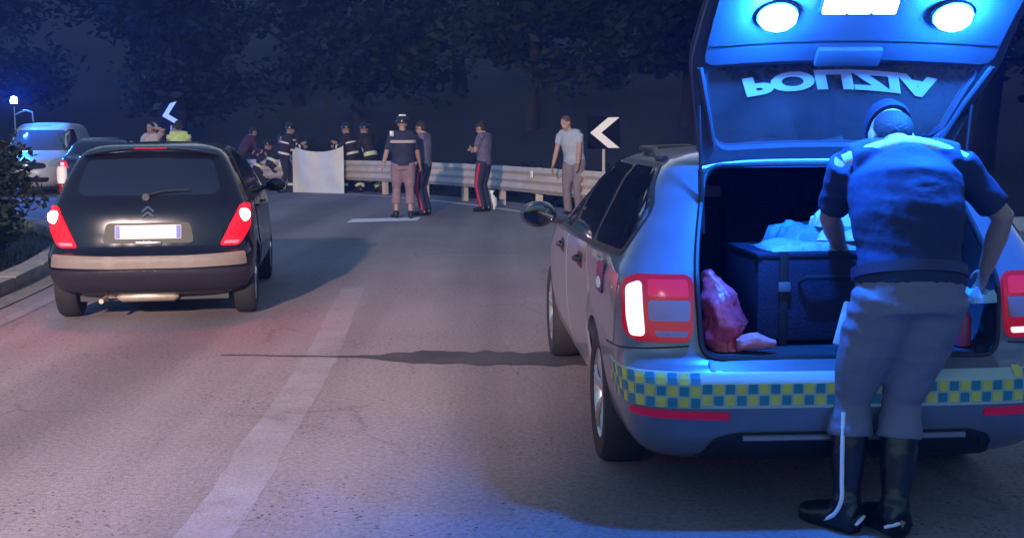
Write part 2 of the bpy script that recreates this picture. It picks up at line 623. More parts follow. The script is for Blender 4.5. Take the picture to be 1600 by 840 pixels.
# dark strip across the road: ragged, uneven, broader towards the right
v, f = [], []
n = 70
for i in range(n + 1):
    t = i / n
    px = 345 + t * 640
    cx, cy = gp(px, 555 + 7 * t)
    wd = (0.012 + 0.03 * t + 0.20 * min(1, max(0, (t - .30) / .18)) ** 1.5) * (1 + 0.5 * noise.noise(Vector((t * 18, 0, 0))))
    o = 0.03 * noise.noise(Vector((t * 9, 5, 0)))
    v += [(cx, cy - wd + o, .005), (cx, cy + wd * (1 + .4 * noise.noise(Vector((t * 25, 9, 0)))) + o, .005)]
    if i:
        f.append((2 * i - 2, 2 * i, 2 * i + 1, 2 * i - 1))
tag(pyobj('dark_road_strip', v, f, M_darkstrip, smooth=False), kind='structure')

# concrete gutter and kerb stones on the left
gut = ribbon('gutter', offset(LP, -0.52, 0.008), offset(LP, -0.26, 0.010), M_gut)
tag(gut, kind='structure')
kerb = empty('kerb')
tag(kerb, kind='structure')
bm = bmesh.new(); box(bm, (0, 0, 0.055), (0.26, 0.985, 0.17), bev=0.018)
first = obj('kerb_stone', bm, M_conc, kerb)
KP = resample(offset(LP, -0.64), 62)
for i in range(len(KP) - 1):
    o = first if i == 0 else link(bpy.data.objects.new('kerb_stone', first.data), kerb)
    d = KP[i + 1] - KP[i]
    o.location = (KP[i] + KP[i + 1]) / 2 + Vector((0, 0, random.uniform(-.008, .008)))
    o.rotation_euler = (0, random.uniform(-.02, .02), math.atan2(d.y, d.x) - math.pi / 2 + random.uniform(-.012, .012))
    o.scale = (1, d.length / 1.0, 1)

# guard rail: three-wave beams bolted to posts, one beam per span
railobj = empty('guard_rail', (RP[20].x, RP[20].y, 0))
tag(railobj, 'long galvanised three-wave guard rail on posts along the outside of the bend', 'guard rail')
base = Vector((RP[20].x, RP[20].y, 0))
GP = resample(offset(RP, 0.42), 49)
prof = []
for k in range(25):
    t = k / 24
    prof.append((0.035 * math.cos(t * 6 * math.pi), 0.33 + 0.50 * t))
for i in range(2, len(GP) - 1):
    a, b = GP[i], GP[i + 1]
    t = (b - a).normalized(); nn = Vector((t.y, -t.x, 0))
    v, f = [], []
    for q in (a - t * 0.03, a + (b - a) * .5, b + t * 0.03):
        for s in (0, 0.006):
            for (o, z) in prof:
                v.append(tuple(q + nn * (o + s + (0.004 if i % 2 else 0)) + Vector((0, 0, z)) - base))
    m_ = len(prof)
    for r_ in range(2):
        for s in (0, 1):
            o0, o1 = (2 * r_ + s) * m_, (2 * r_ + 2 + s) * m_
            f += [(o0 + k, o0 + k + 1, o1 + k + 1, o1 + k) for k in range(m_ - 1)]
        for k in (0, m_ - 1):
            f.append((2 * r_ * m_ + k, (2 * r_ + 1) * m_ + k, (2 * r_ + 3) * m_ + k, (2 * r_ + 2) * m_ + k))
    pyobj('beam', v, f, M_rail, railobj)
    bm = bmesh.new()
    rot = Matrix.Rotation(math.atan2(t.y, t.x), 3, 'Z')
    c = a + nn * 0.12 - base
    box(bm, c + Vector((0, 0, .38)), (0.13, 0.006, 0.9), rot)
    box(bm, c + rot @ Vector((0.06, 0, 0)) + Vector((0, 0, .38)), (0.006, 0.10, 0.896), rot)
    box(bm, c + rot @ Vector((-0.06, 0, 0)) + Vector((0, 0, .38)), (0.006, 0.10, 0.896), rot)
    box(bm, c + rot @ Vector((0, 0.062, 0)) + Vector((0, 0, .58)), (0.10, 0.05, 0.30), rot)
    obj('post', bm, M_rail, railobj, smooth=False)
    if i % 3 == 0:
        bm = bmesh.new()
        box(bm, a - nn * 0.045 - base + Vector((0, 0, .70)), (0.10, 0.02, 0.14), rot, bev=.005)
        obj('reflector', bm, M_reflw, railobj)

# ------------------------------------------------------------------ car shells
def pchip(x, y, q):
    x = np.asarray(x, float); y = np.asarray(y, float)
    h = np.diff(x); d = np.diff(y) / h
    m = np.zeros_like(y)
    for i in range(1, len(x) - 1):
        if d[i - 1] * d[i] > 0:
            w1, w2 = 2 * h[i] + h[i - 1], h[i] + 2 * h[i - 1]
            m[i] = (w1 + w2) / (w1 / d[i - 1] + w2 / d[i])
    m[0], m[-1] = d[0], d[-1]
    q = np.clip(q, x[0], x[-1])
    i = int(np.clip(np.searchsorted(x, q) - 1, 0, len(x) - 2))
    t = (q - x[i]) / h[i]
    return (2 * t ** 3 - 3 * t * t + 1) * y[i] + (t ** 3 - 2 * t * t + t) * h[i] * m[i] + (-2 * t ** 3 + 3 * t * t) * y[i + 1] + (t ** 3 - t * t) * h[i] * m[i + 1]

class Shell:
    """car body as stacked plan outlines; y runs forward from the rear end, x to the right"""
    def __init__(s, levels, nr=3.6, mr=14, nf=3.0, mf=9):
        s.L = np.array(levels, float); s.nr, s.mr, s.nf, s.mf = nr, mr, nf, mf
        s.yc = s.L[-1, 2] * .5 + s.L[-1, 3] * .5
        s.cache = {}
    def lv(s, z):
        k = round(z, 5)
        if k not in s.cache:
            s.cache[k] = tuple(pchip(s.L[:, 0], s.L[:, j], z) for j in (1, 2, 3))
        return s.cache[k]
    def rear(s, x, z, off=0.0):
        def P(x, z):
            w, yr, yf = s.lv(z)
            q = min(abs(x) / w, .9995)
            return Vector((x, s.yc - (s.yc - yr) * (1 - q ** s.nr) ** (1 / s.mr), z))
        e = 1e-3
        p = P(x, z)
        n = (P(x + e, z) - P(x - e, z)).cross(P(x, z + e) - P(x, z - e))
        return p + n.normalized() * off
    def front(s, x, z, off=0.0):
        def P(x, z):
            w, yr, yf = s.lv(z)
            q = min(abs(x) / w, .9995)
            return Vector((x, s.yc + (yf - s.yc) * (1 - q ** s.nf) ** (1 / s.mf), z))
        e = 1e-3
        p = P(x, z)
        n = -(P(x + e, z) - P(x - e, z)).cross(P(x, z + e) - P(x, z - e))
        return p + n.normalized() * off
    def side(s, sgn):
        def P(y, z):
            w, yr, yf = s.lv(z)
            if y < s.yc:
                q = min((s.yc - y) / (s.yc - yr), .9995); x = w * (1 - q ** s.mr) ** (1 / s.nr)
            else:
                q = min((y - s.yc) / (yf - s.yc), .9995); x = w * (1 - q ** s.mf) ** (1 / s.nf)
            return Vector((sgn * x, y, z))
        def f(y, z, off=0.0):
            e = 1e-3
            p = P(y, z)
            n = (P(y + e, z) - P(y - e, z)).cross(P(y, z + e) - P(y, z - e)) * sgn
            return p + n.normalized() * off
        return f
    def outline(s, z, n=120):
        """half outline, rear centre -> right side -> front centre"""
        w, yr, yf = s.lv(z)
        P = []
        for k in range(n + 1):
            th = math.pi * k / n
            c, q = abs(math.cos(th)), max(math.sin(th), 0)
            if th <= math.pi / 2:
                P.append((w * q ** (2 / s.nr), s.yc - (s.yc - yr) * c ** (2 / s.mr)))
            else:
                P.append((w * q ** (2 / s.nf), s.yc + (yf - s.yc) * c ** (2 / s.mf)))
        return P
    def wrap(s, a, z, off=0.0):
        """a: distance along the outline from the rear centre, + to the right"""
        def P(a, z):
            k = ('o', round(z, 4))
            if k not in s.cache:
                o = np.array(s.outline(z, 400)); L = np.r_[0, np.cumsum(np.linalg.norm(np.diff(o, axis=0), axis=1))]
                s.cache[k] = (o, L)
            o, L = s.cache[k]
            sg = 1 if a >= 0 else -1
            return Vector((sg * np.interp(abs(a), L, o[:, 0]), np.interp(abs(a), L, o[:, 1]), round(z, 4)))
        e = 4e-3
        p = P(a, z)
        n = (P(a + e, z) - P(a - e, z)).cross(P(a, z + e) - P(a, z - e))
        return p + n.normalized() * off
    def solid(s, nz=46, n=56):
        bm = bmesh.new()
        z0, z1 = s.L[0, 0], s.L[-1, 0]
        zs = sorted(set(list(np.linspace(z0, z1, nz)) + list(s.L[:, 0])))
        rings = []
        for z in zs:
            o = s.outline(z, n)
            ring = o + [(-x, y) for x, y in reversed(o[1:-1])]
            rings.append([bm.verts.new((x, y, z)) for x, y in ring])
        m = len(rings[0])
        for i in range(len(rings) - 1):
            A, B = rings[i], rings[i + 1]
            for k in range(m):
                bm.faces.new((A[k], A[(k + 1) % m], B[(k + 1) % m], B[k]))
        bm.faces.new(list(reversed(rings[0])))
        # crowned roof: close towards the middle
        c = rings[-1]
        cx = [bm.verts.new((v.co.x * .5, s.yc + (v.co.y - s.yc) * .6, z1 + 0.008)) for v in c]
        for k in range(m):
            bm.faces.new((c[k], c[(k + 1) % m], cx[(k + 1) % m], cx[k]))
        bm.faces.new(cx)
        bmesh.ops.recalc_face_normals(bm, faces=bm.faces)
        return bm

def cut_body(bm, cutters):
    """boolean-cut a closed body mesh with closed cutter meshes"""
    me = bpy.data.meshes.new('body'); bm.to_mesh(me); bm.free()
    work = []
    for cb in cutters:
        bmesh.ops.recalc_face_normals(cb, faces=cb.faces)
        cm = bpy.data.meshes.new('cutter'); cb.to_mesh(cm); cb.free()
        co = bpy.data.objects.new('cutter', cm); COL.objects.link(co); work.append(co)
    def mods(o):
        for c in work:
            b = o.modifiers.new('b', 'BOOLEAN'); b.operation = 'DIFFERENCE'; b.object = c; b.solver = 'EXACT'
    new = evaluated(me, mods)
    for c in work:
        bpy.data.objects.remove(c)
    nb = bmesh.new(); nb.from_mesh(new)
    return nb

def arch_cutter(sgn, y, z, r, x0=0.52, x1=1.2):
    bm = bmesh.new()
    lathe(bm, [(r, sgn * x0), (r, sgn * x1)], 'x', 36, (0, y, z))
    return bm

def make_wheel(parent, x, y, r, sgn, width=0.2, spokes=5, name='wheel'):
    bm = bmesh.new()
    lathe(bm, [(r * .40, -width * .3), (r * .44, -width * .1), (r * .44, width * .05), (r * .2, width * .08)], 'x', 24)
    hub = obj(name, bm, mat('brake_disc', (0.16, 0.15, 0.15), 0.5, 0.6), parent)
    hub.location = (x, y, r)
    if sgn < 0:
        hub.rotation_euler = (0, 0, math.pi)
    bm = bmesh.new()
    h = width / 2
    lathe(bm, [(r * .66, -h * .9), (r * .80, -h), (r * .93, -h * .95), (r * .99, -h * .72), (r, -h * .3), (r, h * .3), (r * .99, h * .72), (r * .93, h * .95), (r * .80, h), (r * .66, h * .9)], 'x', 40, closed=True)
    obj('tyre', bm, M_rubber, hub)
    bm = bmesh.new()
    lathe(bm, [(r * .67, -h * .8), (r * .62, -h * .4), (r * .60, h * .5), (r * .66, h * .86), (r * .70, h * .92), (r * .70, h * .80)], 'x', 40, closed=True)
    lathe(bm, [(r * .15, h * .2), (r * .15, h * .66), (r * .11, h * .72), (0.01, h * .72)], 'x', 16)
    for k in range(spokes):
        a = 2 * math.pi * k / spokes + .3
        for da in (-.10, .10):
            p0 = Vector((h * .60, math.cos(a) * r * .1, math.sin(a) * r * .1)); p1 = Vector((h * .78, math.cos(a + da) * r * .65, math.sin(a + da) * r * .65))
            tube(bm, [p0, (p0 + p1) / 2 + Vector((.012, 0, 0)), p1], [(.022, .014), (.017, .012), (.019, .012)], 6, ref=(0, -math.sin(a), math.cos(a)))
    obj('rim', bm, M_alloy, hub)
    return hub

def flip(poly):
    return [(-a, b) for a, b in poly]

# ------------------------------------------------------------------ the police estate car
PZ = (1.335, 4.60, 0.0); PYAW = R(2.9)
police = empty('police_car', PZ, PYAW)
tag(police, 'silver blue police estate car with raised tailgate and yellow and blue checked rear bumper', 'police car')
SP = Shell([(0.21, .76, .27, 4.42), (0.26, .81, .15, 4.54), (0.33, .855, .07, 4.60), (0.42, .880, .025, 4.64), (0.50, .893, .0, 4.655), (0.57, .902, .0, 4.65), (0.605, .905, .02, 4.64),
            (0.635, .906, .07, 4.62), (0.67, .907, .105, 4.60), (0.76, .908, .12, 4.52), (0.85, .907, .135, 4.33), (0.92, .903, .15, 4.0), (0.97, .892, .175, 3.66), (1.01, .868, .205, 3.44),
            (1.10, .823, .27, 3.14), (1.20, .772, .345, 2.84), (1.30, .722, .42, 2.52), (1.37, .672, .485, 2.25), (1.415, .612, .56, 2.02), (1.445, .51, .66, 1.82), (1.465, .32, .86, 1.62)], nr=4.4, mr=15)
M_pbody = mat('police_silver_blue', (0.15, 0.18, 0.24), 0.28, 0.25, vary=0.12, vscale=4, coat=0.6)
M_pwhite = mat('police_white_panel', (0.28, 0.265, 0.29), 0.3, 0.1, vary=0.03, vscale=3, coat=0.6)
M_interior = mat('grey_carpet_trim', (0.03, 0.032, 0.04), 0.9, bump=0.2, bscale=150)

def cargo_profile(shrink=0.0):
    s = shrink
    P = [(-.585 + s, .655 + s), (.585 - s, .655 + s), (.60 - s, .95), (.57 - s, 1.12), (.50 - s, 1.385 - s), (-.50 + s, 1.385 - s), (-.57 + s, 1.12), (-.60 + s, .95)]
    return rnd_poly(P, 0.075, 5)
def prism(pr, y0, y1, k1=1.0, zc=1.0):
    bm = bmesh.new()
    A = [bm.verts.new((x, y0, z)) for x, z in pr]
    B = [bm.verts.new((x * k1, y1, z)) for x, z in pr]
    n = len(pr)
    for i in range(n):
        bm.faces.new((A[i], A[(i + 1) % n], B[(i + 1) % n], B[i]))
    return bm, A, B
cb, A, B = prism(cargo_profile(), -.4, 1.75)
cb.faces.new(A); cb.faces.new(list(reversed(B)))
nb = cut_body(SP.solid(), [arch_cutter(s_, y_, .32, .365) for s_ in (-1, 1) for y_ in (1.06, 3.74)] + [cb])
obj('body', nb, M_pbody, police, sharp=32)
# lining of the load space, open to the rear
lb = bmesh.new()
pr = cargo_profile(0.006)
A = [lb.verts.new(SP.rear(x, z) + Vector((0, .012, 0))) for x, z in pr]
B = [lb.verts.new((x, 1.74, z)) for x, z in pr]
C_ = [lb.verts.new((x, .45 + .6 * (i % 1), z)) for i, (x, z) in enumerate(pr)]
n = len(pr)
for i in range(n):
    lb.faces.new((A[i], A[(i + 1) % n], B[(i + 1) % n], B[i]))
lb.faces.new(B)
bmesh.ops.delete(lb, geom=[v for v in C_], context='VERTS')
obj('load_space_lining', lb, M_interior, police, sharp=30)
# rubber seal round the opening and a pale tube painting the highlight above
bm = bmesh.new()
tube(bm, [SP.rear(x, z, .004) for x, z in cargo_profile(-0.004)], .011, 6, closed=True)
obj('rubber_seal', bm, M_black, police)
bm = bmesh.new()
tube(bm, [SP.rear(x, z, .012) for x, z in catmull_2d] if False else [SP.rear(-.525 + .055 * math.sin(i / 20 * math.pi) + i / 20 * 1.05 - .055 * math.sin(i / 20 * math.pi), 1.375 + .03 * (1 - (2 * i / 20 - 1) ** 4), .006) for i in range(21)], .009, 6)
obj('roof_highlight', bm, mat('roof_highlight_paint', (0.6, 0.66, 0.7), 0.3, 0.3, coat=.5), police)
# load sill
patch('load_sill', rnd_poly([(-.56, .585), (.56, .585), (.575, .650), (-.575, .650)], .02), SP.rear, .004, .01, mat('sill_plastic', (0.10, 0.11, 0.13), .4), police, .08)
# side doors, windows, quarter panels
dl = [(1.30, .31), (2.28, .31), (2.28, .965), (1.42, .985), (1.20, .80), (1.33, .62)]
dlf = [(2.30, .31), (3.30, .31), (3.38, .55), (3.36, .945), (2.30, .965)]
for sg in (-1, 1):
    F = SP.side(sg)
    patch('window_surround', rnd_poly([(.44, 1.02), (1.40, .985), (3.30, .975), (2.62, 1.33), (2.10, 1.40), (.68, 1.395), (.43, 1.22)], .09), F, .004, .01, M_black, police)
    patch('quarter_window', rnd_poly([(.485, 1.045), (1.30, 1.015), (1.30, 1.375), (.72, 1.375), (.475, 1.21)], .07), F, .008, .008, M_glassd, police)
    patch('rear_door_window', rnd_poly([(1.36, 1.01), (2.22, 1.00), (2.18, 1.375), (1.36, 1.37)], .03), F, .008, .008, M_glassd, police)
    patch('front_door_window', rnd_poly([(2.32, 1.00), (3.18, .995), (2.62, 1.29), (2.26, 1.375)], .03), F, .008, .008, M_glassd, police)
    for nm, pl in (('rear_door', dl), ('front_door', dlf)):
        d = patch(nm, rnd_poly(pl, .04), F, .006, .012, M_pwhite, police)
        y0 = 1.50 if nm == 'rear_door' else 2.42
        z0 = .895 if nm == 'rear_door' else .885
        patch('handle_recess', rnd_poly([(y0 - .01, z0 - .04), (y0 + .20, z0 - .04), (y0 + .20, z0 + .035), (y0 - .01, z0 + .035)], .03), F, .008, .006, M_black, d)
        bm = bmesh.new()
        tube(bm, [F(y0 + k * .0475, z0, .012 + .026 * math.sin(math.pi * k / 4)) for k in range(5)], [(.013, .010)] * 5, 8, ref=(0, 0, 1))
        obj('handle', bm, M_black, d)
    patch('rear_quarter_panel', rnd_poly([(.36, .675), (.70, .70), (1.06, .72), (1.17, .80), (1.385, .975), (.72, 1.0), (.34, .955)], .03), F, .004, .009, M_pwhite, police)
    e = patch('emblem', rnd_poly([(.66, .84), (.86, .84), (.86, .965), (.66, .965)], .02), F, .012, .006, mat('emblem_navy', (0.02, 0.03, 0.12), .4), police)
    patch('emblem_mark', chaikin([(.71, .855), (.81, .855), (.83, .885), (.76, .91), (.69, .885)], 1), F, .016, .006, mat('emblem_white', (.75, .78, .85), .4), e)
    # rear bumper: checked band that wraps the corner (drawn once, below), mirror
    bm = bmesh.new()
    ellipsoid(bm, (sg * 1.02, 2.98, 1.03), (.115, .075, .082))
    for q in bm.verts:
        q.co.y = max(q.co.y, 2.945)
    tube(bm, [(sg * .84, 2.99, .995), (sg * .93, 2.99, 1.0)], .03, 8)
    mi = obj('wing_mirror', bm, mat('mirror_cap', (0.02, .022, .04), .2, coat=.5), police)
    bm = bmesh.new()
    ellipsoid(bm, (sg * 1.02, 2.944, 1.03), (.098, .006, .066))
    obj('mirror_glass', bm, mat('mirror_silver', (.10, .11, .14), .08, 1.0), mi)
    bm = bmesh.new()
    tube(bm, [SP.side(sg)(y, 1.425 if 1.0 < y < 2.0 else 1.41, .025 if .95 < y < 2.15 else .004) for y in (.78, .95, 1.2, 1.6, 1.95, 2.15, 2.25)], .016, 8)
    obj('roof_rail', bm, M_black, police)
    for y_ in (1.06, 3.74):
        make_wheel(police, sg * .785, y_, .32, sg, .21)
# tail lights: red housing on the corner, lit vertical strip, pinkish reversing lens
for sg in (-1, 1):
    def F(a, z, off=0.0, sg=sg):
        return SP.wrap(sg * a, z, off)
    tl = patch('tail_light', rnd_poly([(.625, .715), (.85, .715), (.905, .755), (.905, .94), (.84, .968), (.615, .968)], .045), F, .018, .03, M_redlens, police, .05)
    patch('lit_strip', rnd_poly([(.805, .735), (.865, .735), (.880, .81), (.880, .925), (.815, .945), (.812, .85)], .02), F, .024, .008, M_ledw, tl, .04)
    patch('reversing_lens', rnd_poly([(.635, .795), (.79, .795), (.79, .875), (.63, .875)], .015), F, .023, .008, M_pink, tl, .05)
    patch('lit_bar', rnd_poly([(.645, .735), (.76, .735), (.77, .757), (.64, .757)], .008), F, .023, .008, M_ledw if sg > 0 else M_pink, tl, .05)
    patch('upper_lens', rnd_poly([(.635, .888), (.79, .888), (.79, .948), (.64, .948)], .012), F, .023, .008, mat('bright_red_lens', (.4, .015, .04), .15, emit=(1, .02, .1), estr=.08), tl, .05)
    patch('bumper_reflector', rnd_poly([(.50, .432), (.90, .440), (.92, .458), (.90, .466), (.50, .460)], .012), F, .012, .012, M_reflred, police, .06)
# checked band: pale film with yellow and blue squares, three rows at the corners and two in the middle
M_film = mat('pale_reflective_film', (0.42, 0.50, 0.44), .35)
M_yel = mat('yellow_square', (0.62, 0.56, 0.10), .4, vary=.12, vscale=20)
M_blu = mat('blue_square', (0.01, 0.20, 0.28), .4)
band = patch('checked_band', [(-1.18, .614), (-1.175, .478), (-.62, .478), (-.615, .487), (.615, .487), (.62, .478), (1.175, .478), (1.18, .614), (.62, .611), (.60, .582), (-.60, .582), (-.62, .611)], SP.wrap, .005, .008, M_film, police, .03, 60)
q = .0436
for r_ in range(3):
    for i in range(-27, 27):
        a0 = i * q + .004; a1 = a0 + q - .0085
        if r_ == 2 and abs(a0 + q / 2) < .62:
            continue                                       # the third row only climbs at the corners
        z0 = .4815 + r_ * .0440 - (.0 if abs(a0) > .62 else -.010); z1 = z0 + .0365
        bm = bmesh.new()
        G_ = [[bm.verts.new(SP.wrap(a0 + (a1 - a0) * u, z0 + (z1 - z0) * w, .0085)) for u in (0, .5, 1)] for w in (0, .5, 1)]
        for j in range(2):
            for k in range(2):
                bm.faces.new((G_[j][k], G_[j][k + 1], G_[j + 1][k + 1], G_[j + 1][k]))
        yl = (i + r_) % 2 == 0
        obj('yellow_square' if yl else 'blue_square', bm, M_yel if yl else M_blu, band, fin=False)
# shut line between bumper and quarter panel
for sg in (-1, 1):
    bm = bmesh.new(); tube(bm, [SP.wrap(sg * (.64 + i * .05), .700 - .012 * i * .3, .001) for i in range(13)], .0035, 6); obj('shut_line', bm, M_black, police)
# lower valance: dark diffuser with a pale strip painting its highlight and a tail pipe
patch('diffuser', rnd_poly([(-.60, .225), (.60, .225), (.55, .345), (.46, .372), (-.46, .372), (-.55, .345)], .03), SP.rear, .010, .02, M_black, police, .08)
bm = bmesh.new(); tube(bm, [SP.rear(-.44 + i * .088, .357, .016) for i in range(11)], [(.012, .007)] * 11, 6, ref=(0, 0, 1))
obj('lip_highlight', bm, mat('highlight_grey', (.30, .28, .30), .3, .6), police)
bm = bmesh.new(); box(bm, (0, 2.5, .205), (1.1, 3.4, .08))
obj('underbody', bm, M_black, police)
# rear seat backs with head restraints inside the load space
for x_ in (-.36, .0, .36):
    bm = bmesh.new(); box(bm, (x_, 1.62, .90), (.34, .12, .50), Matrix.Rotation(-.22, 3, 'X'), .04)
    st = obj('seat_back', bm, mat('seat_cloth', (.02, .022, .035), .9, vary=.3, vscale=30), police)
    bm = bmesh.new(); box(bm, (x_, 1.66, 1.23), (.24, .08, .13), None, .03); obj('head_restraint', bm, MATS['seat_cloth'], st)
# tailgate, hinged at the roof and raised
GATE = 47.0
hinge = empty('tailgate_frame')
bpy.data.objects.remove(hinge)
def gate(x, d, off=0.0):
    """x across, d down the gate from the hinge, off towards the inside (the viewer)"""
    a = R(GATE)
    bow = 0.07 * math.sin(math.pi * min(max(d / 1.0, 0), 1))           # outward bulge of the skin
    dd = Vector((0, -math.cos(a), math.sin(a))); nn = Vector((0, -math.sin(a), -math.cos(a)))
    return Vector((x, .575, 1.425)) + dd * d + nn * (off - bow + .04 * (x / .6) ** 2)
def gate_ring(P, Q, o0, o1, name, m, parent):
    bm = bmesh.new()
    n = len(P)
    L = [[bm.verts.new(gate(x, d, o)) for x, d in S] for S, o in ((P, o0), (P, o1), (Q, o1), (Q, o0))]
    for k in range(4):
        a_, b_ = L[k], L[(k + 1) % 4]
        for i in range(n):
            bm.faces.new((a_[i], a_[(i + 1) % n], b_[(i + 1) % n], b_[i]))
    return obj(name, bm, m, parent)
def rr(pl, r, N=96):
    """rounded polygon resampled to N even points, so that two outlines can be bridged"""
    P = rnd_poly(pl, r, 5); P.append(P[0])
    q = np.array(P); L = np.r_[0, np.cumsum(np.linalg.norm(np.diff(q, axis=0), axis=1))]
    t = np.linspace(0, L[-1], N + 1)[:-1]
    return [(float(np.interp(k, L, q[:, 0])), float(np.interp(k, L, q[:, 1]))) for k in t]
outer = rr([(-.515, .0), (.515, .0), (.62, .50), (.60, .96), (-.60, .96), (-.62, .50)], .06)
inner = rr([(-.455, .065), (.455, .065), (.545, .44), (.53, .47), (-.53, .47), (-.545, .44)], .06)
M_gtrim = mat('tailgate_trim', (0.07, 0.075, 0.095), .6, bump=.06, bscale=120)
tg = gate_ring(outer, inner, -.012, .022, 'tailgate', M_gtrim, police)
gate_ring(rr([(-.52, -.006), (.52, -.006), (.626, .50), (.606, .966), (-.606, .966), (-.626, .50)], .06), inner, -.020, -.0135, 'outer_skin', M_pbody, tg)
bm = bmesh.new()
patch('tailgate_glass', rr([(-.46, .06), (.46, .06), (.55, .44), (.535, .475), (-.535, .475), (-.55, .44)], .06), lambda a, b, o: gate(a, b, o), -.006, .004, glass_material('tailgate_window_glass', (.62, .68, .78), .08, .16), tg, .1)
patch('inner_trim', rr([(-.575, .50), (.575, .50), (.57, .93), (.5, .95), (-.5, .95), (-.57, .93)], .05), lambda a, b, o: gate(a, b, o), .040, .022, M_gtrim, tg, .1)
bm.free()
for sg in (-1, 1):
    bm = bmesh.new()
    tube(bm, [gate(sg * .475, .10, .03), gate(sg * .53, .30, .03), gate(sg * .585, .49, .03)], .012, 8)
    obj('pillar_trim', bm, M_gtrim, tg)
    # gas strut from the opening to the gate
    bm = bmesh.new()
    tube(bm, [Vector((sg * .535, .40, 1.12)), (gate(sg * .56, .30, .03) + Vector((sg * .535, .40, 1.12))) / 2], .012, 8)
    tube(bm, [(gate(sg * .56, .30, .03) + Vector((sg * .535, .40, 1.12))) / 2, gate(sg * .56, .30, .03)], .007, 8)
    obj('gas_strut', bm, M_black, tg)
bm = bmesh.new(); box(bm, gate(0, .525, .05), (.26, .085, .03), Matrix.Rotation(-R(GATE), 3, 'X'), .012); obj('wiper_motor_cover', bm, M_gtrim, tg)
for d_ in (.60, .90):
    bm = bmesh.new(); tube(bm, [gate(-.56 + i * .112, d_, .041) for i in range(11)], .004, 6); obj('trim_groove', bm, M_black, tg)
LAMP_D = .755
def lathe_disc(bm, c, rot):
    n0 = len(bm.verts)
    lathe(bm, [(.01, -.012), (.078, -.012), (.084, .0), (.078, .012), (.01, .012)], 'z', 24)
    for q_ in bm.verts:
        q_.co = rot @ Vector((q_.co.x, q_.co.y * .82, q_.co.z)) + c
for sg in (-1, 1):
    bm = bmesh.new()
    rot = Matrix.Rotation(-R(GATE), 3, 'X')
    c = gate(sg * .335, LAMP_D, .052)
    lathe_disc(bm, c, rot)
    lamp = obj('blue_warning_lamp', bm, M_black, tg)
    bm = bmesh.new()
    ellipsoid(bm, gate(sg * .335, LAMP_D, .074), (.074, .060, .030), Matrix.Rotation(-R(GATE), 3, 'X'), 10, 6)
    obj('lamp_lens', bm, M_blueled, lamp)
bm = bmesh.new(); box(bm, gate(-.03, .80, .052), (.30, .085, .02), Matrix.Rotation(-R(GATE), 3, 'X'), .008)
lamp = obj('white_lamp_bar', bm, M_black, tg)
for k in range(3):
    bm = bmesh.new(); box(bm, gate(-.125 + k * .095, .80, .066), (.088, .06, .016), Matrix.Rotation(-R(GATE), 3, 'X'), .005)
    obj('lamp_lens', bm, M_whiteled, lamp)
bm = bmesh.new(); tube(bm, [gate(-.09, .90, .045), gate(-.08, .90, .07), gate(.08, .90, .07), gate(.09, .90, .045)], .010, 8)
obj('pull_handle', bm, M_black, tg)
# lettering on the glass, seen from the inside of the raised gate
def text_mesh(s, size, shear=0.0, off=0.0, sp=1.0):
    c = bpy.data.curves.new('lettering', 'FONT'); c.body = s; c.size = size; c.shear = shear; c.offset = off; c.space_character = sp
    c.align_x = 'CENTER'; c.align_y = 'CENTER'; c.resolution_u = 4
    o = bpy.data.objects.new('work', c); COL.objects.link(o)
    me = bpy.data.meshes.new_from_object(o.evaluated_get(bpy.context.evaluated_depsgraph_get()))
    bpy.data.objects.remove(o)
    return me
me = text_mesh('POLIZIA', .128, .22, .007, 1.02)
bm = bmesh.new(); bm.from_mesh(me)
bmesh.ops.triangulate(bm, faces=bm.faces)
bmesh.ops.subdivide_edges(bm, edges=[e for e in bm.edges if e.calc_length() > .06], cuts=1)
w_ = max(v.co.x for v in bm.verts) - min(v.co.x for v in bm.verts)
for vtx in bm.verts:
    x_ = vtx.co.x / w_ * .80
    vtx.co = gate(x_ - .0, .375 - .05 * (x_ / .35) ** 2 * .5 - vtx.co.y * .95, -.001)
obj('lettering', bm, mat('white_lettering', (.85, .86, .84), .5), tg, fin=False)

# ------------------------------------------------------------------ things in the load space (police car coordinates to world)
Mw = Matrix.Translation(PZ) @ Matrix.Rotation(PYAW, 4, 'Z')
def pw(x, y, z):
    return Mw @ Vector((x, y, z))
M_navyf = mat('navy_case_cloth', (.012, .016, .045), .8, vary=.3, vscale=20, bump=.2, bscale=80)
bm = bmesh.new(); box(bm, (0, 0, .19), (.62, .55, .36), None, .03)
case = obj('equipment_case', bm, M_navyf); case.location = pw(-.02, .60, .665); case.rotation_euler = (0, 0, PYAW + .02)
tag(case, 'dark navy equipment case in the load space below the folded vests', 'case')
bm = bmesh.new(); tube(bm, [(-.14, -.285, .26), (-.12, -.31, .28), (.12, -.31, .28), (.14, -.285, .26)], .010, 8); obj('handle', bm, M_black, case)
bm = bmesh.new(); box(bm, (0, 0, .367), (.626, .556, .022), None, .008); obj('lid', bm, M_navyf, case)
for x_ in (-.2, .2):
    bm = bmesh.new(); box(bm, (x_, 0, .19), (.035, .566, .385), None, .004); st_ = obj('strap', bm, M_black, case)
    bm = bmesh.new(); box(bm, (x_, -.288, .24), (.05, .012, .04), None, .004); obj('buckle', bm, mat('buckle_grey', (.18, .18, .2), .4), st_)
